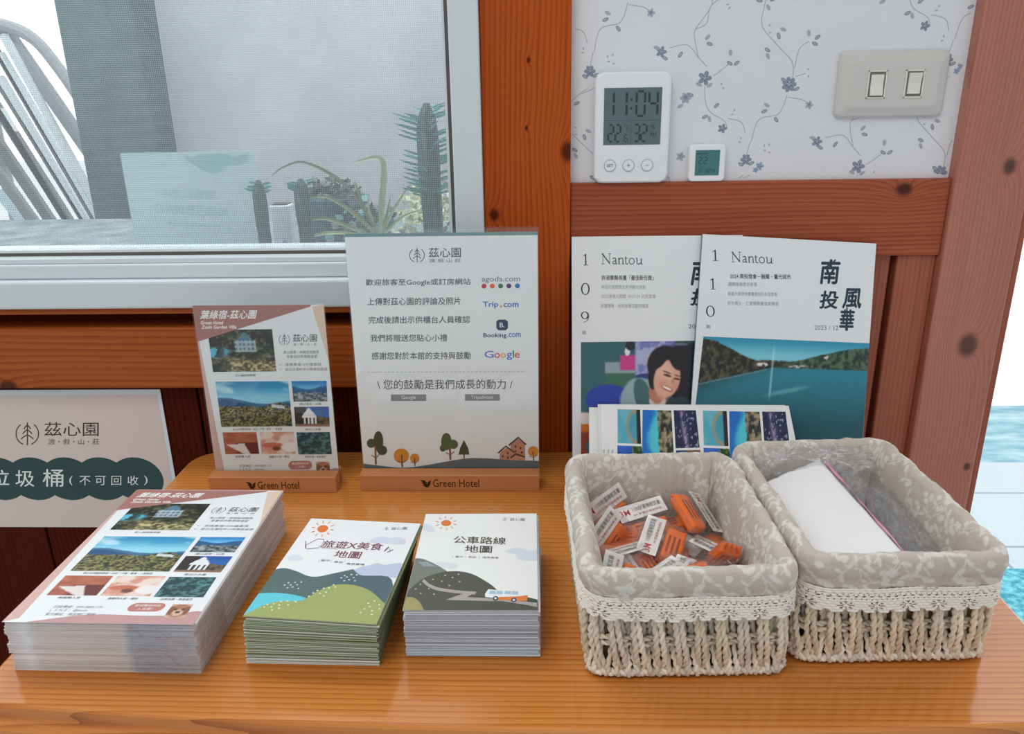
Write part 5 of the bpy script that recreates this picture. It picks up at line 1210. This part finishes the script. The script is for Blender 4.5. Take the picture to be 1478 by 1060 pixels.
# ------------------------------------------------------------------ clock, meter and switch on the wall
def slab(mb, x0, x1, z0, z1, r, y0, y1, ch, m=0, col=(255,)*3, seg=8):
    """rounded panel in the wall plane; y1 is its front"""
    def ring(ins, y):
        X, N, _ = rrect((x1-x0)/2-ins, (z1-z0)/2-ins, max(r-ins, .0004), 4*(seg+6)); return [((x0+x1)/2+a, y, (z0+z1)/2+b) for a, b in X]
    rings = [ring(ch*.6, y0), ring(0, y0+(y1-y0)*.2), ring(0, y1-(y1-y0)*.3), ring(ch*.35, y1-(y1-y0)*.08), ring(ch, y1)]
    return mb.loft(rings, m, col)
SEG = {'0': 'abcdef', '1': 'bc', '2': 'abged', '3': 'abgcd', '4': 'fgbc', '6': 'afgedc', '9': 'abfgcd'}
def seg7(sh, ch, x, y, w, h, t, col, lay=2):
    s = w*.0; q = {'a': ((x+t*.6, y+h), (x+w-t*.6, y+h), 'h'), 'g': ((x+t*.6, y+h/2), (x+w-t*.6, y+h/2), 'h'), 'd': ((x+t*.6, y), (x+w-t*.6, y), 'h'), 'f': ((x, y+h/2+t*.5), (x, y+h-t*.5), 'v'), 'b': ((x+w, y+h/2+t*.5), (x+w, y+h-t*.5), 'v'), 'e': ((x, y+t*.5), (x, y+h/2-t*.5), 'v'), 'c': ((x+w, y+t*.5), (x+w, y+h/2-t*.5), 'v')}
    for k in SEG[ch]: a, b, _ = q[k]; sh.line([a, b], t, col, lay)
def clock():
    t = thing('digital_clock', 'white digital clock reading 11:04 standing on the wooden rail', 'clock', (.0575, .8935, T+.3226))
    Wd, Hh = .0805, .1145
    mb = MB(); slab(mb, 0, Wd, 0, Hh, .0085, .0138, 0, .0025, 0, (236, 240, 242)); mb.build('case', M_satin, t, False)
    x0, x1, z0, z1 = .0098, .0705, .0405, .0985
    lc = Sheet(x1-x0, z1-z0, base=None, place=lambda u, v, w: (x0+u, -.0003-w, z0+v))
    lc.put([(0, 0), (x1-x0, 0), (x1-x0, z1-z0), (0, z1-z0)], [(0, 1, 2, 3)], (84, 110, 112), 0)
    k = (30, 50, 54); w_, h_ = x1-x0, z1-z0
    for x in (.0103, .0239): seg7(lc, '1', x-.0078, .0295, .0078, .0248, .0024, k)
    seg7(lc, '0', .0342, .0295, .0088, .0248, .0024, k); seg7(lc, '4', .0475, .0295, .0088, .0248, .0024, k)
    for z in (.036, .045): lc.poly([(.0277, z), (.0299, z), (.0299, z+.0022), (.0277, z+.0022)], k, 2)
    lc.line([(0, .0250), (w_, .0250)], .0003, k, 1); lc.line([(w_*.48, .0), (w_*.48, .0250)], .0003, k, 1)
    for x, c in ((.0050, '2'), (.0126, '2'), (.0326, '3'), (.0402, '2')): seg7(lc, c, x, .0035, .0056, .0172, .0019, k)
    seg7(lc, '6', .0222, .0035, .0036, .0068, .0011, k); lc.text('°C', .0222, .0205, .0272, .0160, k, .01); lc.text('%', .0500, .0205, .0545, .0160, k, .01); lc.text('RH', .0500, .0125, .0560, .0085, k, .02)
    lc.text('AM', .0016, .0432, .0056, .0410, (60, 84, 88), 0); lc.poly([(.0200, .0035), (.0210, .0035), (.0210, .0045), (.0200, .0045)], k, 2)
    lc.mb.build('display', M_screenlcd, t)
    for cx, tx in ((.0175, 'SET'), (.0375, '+'), (.0575, '-')):
        mb = MB(); rg = []
        for r, y in ((.0062, -.0001), (.0062, -.0007), (.0055, -.0010)): rg.append([(cx+r*math.cos(a), y, .0190+r*math.sin(a)) for a in np.linspace(0, 2*PI, 24, endpoint=False)])
        mb.loft(rg, 0, (236, 240, 242))
        s = Sheet(1, 1, base=None, mb=mb, place=lambda u, v, w: (u, -.0011-w, v)); a = np.linspace(0, 2*PI, 25)
        s.line(np.c_[cx+.0062*np.cos(a), .019+.0062*np.sin(a)], .0004, (120, 128, 136), 1)
        if tx == 'SET': s.text(tx, cx-.0035, .0206, cx+.0035, .0176, (70, 76, 84), .01)   # (top given first)
        else:
            s.line([(cx-.0018, .019), (cx+.0018, .019)], .0005, (70, 76, 84), 2)
            if tx == '+': s.line([(cx, .0172), (cx, .0208)], .0005, (70, 76, 84), 2)
        mb.build('button', M_satin, t)
clock()
def meter():
    t = thing('small_thermometer', 'small square white thermometer with a teal display right of the digital clock', 'thermometer', (.1605, .8970, T+.3227))
    mb = MB(); slab(mb, 0, .0395, 0, .0393, .0045, .0105, 0, .0015, 0, (240, 242, 244)); mb.build('case', M_satin, t)
    x0, x1, z0, z1 = .0068, .0328, .0068, .0335; s = Sheet(x1-x0, z1-z0, base=None, place=lambda u, v, w: (x0+u, -.0003-w, z0+v))
    s.put([(0, 0), (x1-x0, 0), (x1-x0, z1-z0), (0, z1-z0)], [(0, 1, 2, 3)], (60, 118, 126), 0); k = (28, 66, 74)
    for x in (.0035, .0092): seg7(s, '2', x, .0125, .0036, .0065, .001, k)
    s.poly([(.0015, .0225), (.013, .0225), (.013, .0235), (.0015, .0235)], k, 1)
    for x, c in ((.002, '1'), (.0055, '2'), (.011, '3'), (.0145, '2'), (.019, '4')): seg7(s, c, x, .003, .0022, .0042, .0007, k)
    s.mb.build('display', M_screenlcd, t)
meter()
def switch():
    t = thing('light_switch', 'cream double light switch plate on the floral wallpaper', 'light switch', (.3125, .8985, T+.3865))
    Wd, Hh = .1125, .0668; c = (206, 204, 200)
    mb = MB()
    def ring(ins, y, r): X, N, _ = rrect(Wd/2-ins, Hh/2-ins, r, 64); return [(Wd/2+a, y, Hh/2+b) for a, b in X]
    mb.loft([ring(.0015, .0094, .004), ring(0, .008, .0055), ring(0, .006, .0055), ring(.0022, .0035, .0045), ring(.009, .0008, .004), ring(.0105, .0002, .0035), ring(.012, 0, .003)], 0, c); mb.build('cover_plate', M_satin, t)
    for cx, up in ((.0385, False), (.0770, True)):
        mb = MB(); z0, z1 = .0195, .0475; w = .0098
        for a in ((cx-w, cx-w+.0016, z0, z1), (cx+w-.0016, cx+w, z0, z1), (cx-w, cx+w, z0, z0+.0016), (cx-w, cx+w, z1-.0016, z1)): mb.box(a[0], a[1], -.0010, .0012, a[2], a[3], 0, (228, 225, 216), .0003)
        f = mb.build('switch_frame', M_satin, t)
        MB().box(cx-w+.0014, cx+w-.0014, -.0002, .0012, z0+.0014, z1-.0014, 0, (120, 116, 108)).build('switch_recess', M_plain, f)
        a, b = (.0028, .0012) if not up else (.0012, .0034)      # bottom / top stand-off
        x0, x1, q0, q1 = cx-w+.0034, cx+w-.0034, z0+.0030+(.0012 if up else 0), z1-.0030-(0 if up else .0012); zm = (q0+q1)/2
        rk = MB(); pr = [(.001, q0), (-.0004-a, q0), (-.0012, zm), (-.0004-b, q1), (.001, q1)]
        rk.loft([[(x0, y, z) for y, z in pr], [(x1, y, z) for y, z in pr]], 0, (230, 228, 220)); rk.build('rocker', M_satin, t)
switch()
